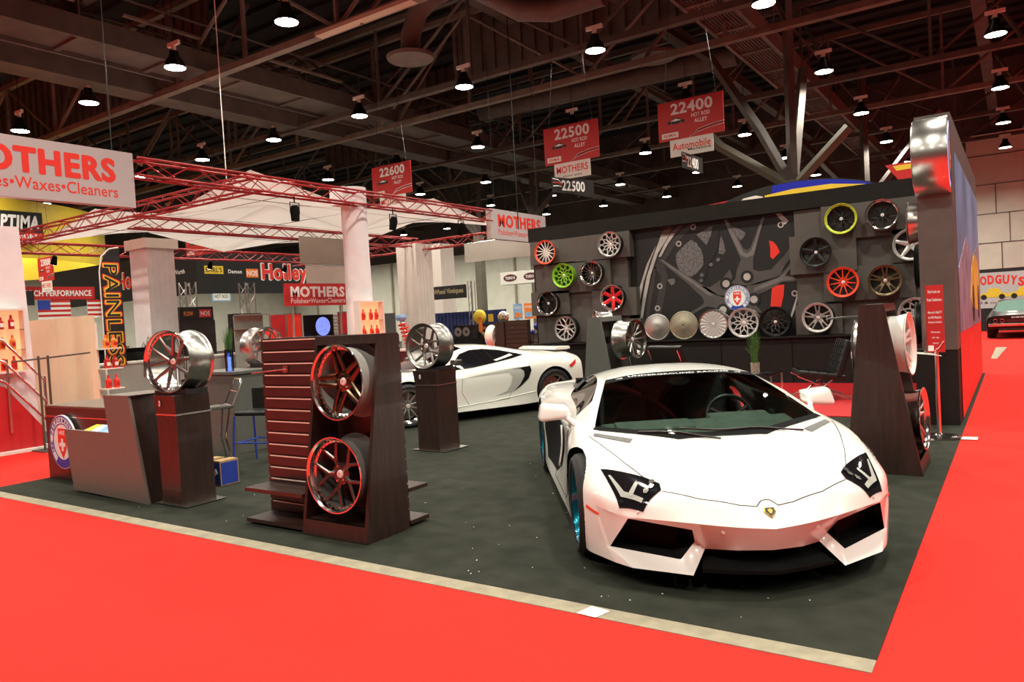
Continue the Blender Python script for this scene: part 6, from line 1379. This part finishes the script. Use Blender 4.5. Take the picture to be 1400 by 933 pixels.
b = B(); b.prism([(-1.9, -.02, 4.50), (-1.75, -.02, 4.62), (-1.4, -.02, 4.66), (-1.2, -.02, 4.60), (-1.2, -.02, 4.45), (-1.9, -.02, 4.42)], (0, .01, 0)); b.build('print', PAPER, t)
for x in (-1.5, 1.5): B().box(x-.05, .02, 0, x+.05, .12, 3.7).build('post', STEEL, t)
t = thing('small_red_sign', 'red curved sign left of the blue and yellow arched one', 'sign', (-6.75, 18.5, 0)); b = B(); b.prism([(-.45, 0, 4.1), (-.42, 0, 4.42), (-.25, 0, 4.62), (.55, 0, 4.68), (.55, 0, 4.1)], (0, .1, 0)); b.build('sign_board', SIGNRED, t); b = B(); b.prism([(-.28, -.01, 4.1), (-.22, -.01, 4.42), (.52, -.01, 4.55), (.52, -.01, 4.1)], (0, .008, 0)); b.build('print', YELLOW, t); B().box(-.05, .02, 0, .05, .1, 4.1).build('post', STEEL, t)
t = thing('small_red_sign', 'red sign with yellow print left of the chrome drum', 'sign', (-1.5, 18.2, 0)); b = B(); b.prism([(-.68, 0, 4.98), (.6, 0, 5.0), (.6, 0, 4.55), (-.35, 0, 4.52)], (0, .1, 0)); b.build('sign_board', SIGNRED, t); b = B(); b.prism([(-.5, -.01, 4.93), (.5, -.01, 4.95), (.5, -.01, 4.83), (-.42, -.01, 4.80)], (0, .008, 0)); b.build('print', YELLOW, t); B().box(.1, .02, 0, .2, .1, 4.55).build('post', STEEL, t)
# board behind the muscle car
t = thing('club_board', 'black board with arched red lettering and yellow cars behind the black muscle car', 'sign board', (1.1, 31.6, 0))
B().box(-2.4, 0, 0, 2.4, .08, 2.44).build('board', LETBLACK, t); B().box(-2.2, -.012, .9, 2.2, -.002, 2.30).build('white_field', mat('board_pale', (.5,.5,.5), .6, noise=.1), t)
w = 'GOODGUYS'
for i, ch in enumerate(w):
    x = -2.30+.25*i; f = (i-3.5)/3.5; M_ = face_matrix((x+.15, -.014, 2.02-.13*f*f), (0, -1, 0)) @ Matrix.Rotation(-.16*f, 4, 'Z'); text(ch, .215, .36, LETRED, t, M_, .05, .002)
for x, s in ((-1.35, 1), (-.35, 1), (.9, 1)):
    b = B(); b.prism([(x-.5, -.02, 1.32), (x-.48, -.02, 1.45), (x-.2, -.02, 1.52), (x-.1, -.02, 1.68), (x+.2, -.02, 1.68), (x+.3, -.02, 1.5), (x+.5, -.02, 1.45), (x+.5, -.02, 1.32)], (0, .006, 0)); b.build('car_print', YELLOW, t)
    flat(circle2(x-.3, 1.34, .1), face_matrix((0, -.022, 0), (0,-1,0)), LETBLACK, t, 'tyre_print'); flat(circle2(x+.3, 1.34, .1), face_matrix((0, -.022, 0), (0,-1,0)), LETBLACK, t, 'tyre_print')
text('rod & custom association', 2.2, .10, LETBLACK, t, face_matrix((-.9, -.014, 1.12), (0,-1,0)), .01, .002)
b = B(); b.add([(.02, 21.3, .012), (.28, 21.3, .012), (.12, 17.2, .012), (.0, 17.2, .012)], [(0,1,2,3)]); tag(b.build('tape_patch', CONC), 'pale wedge of bare floor beside the far end of the end wall', 'floor patch')
# long hanging cables
for x, y, z0, l in ((-16.2, 8.6, 4.9, 'thin white cable hanging from the roof near the lettered sign at left'), (-9.8, 12.4, 3.8, 'thin dark cable hanging near the banner numbered 22500')):
    tag(B().cyl((x, y, z0), (x, y, 12.), .014, n=5).build('hanging_cable', WHITE if x < -12 else BLKPL), l, 'cable')

# things on the carpets stand on the pile, not in it
for o in COL.objects:
    if o.parent is None and o.get('category') and abs(o.location.z) < .002 and o.name.split('.')[0] in ('reception_counter', 'slatwall_rack', 'display_tower', 'pedestal', 'notice_stand', 'bar_stool', 'bar_counter') : o.location.z = .0065
    if o.parent is None and o.get('category') and abs(o.location.z) < .002 and o.location.x < -12.4 and o.location.y > 2: o.location.z = .0105
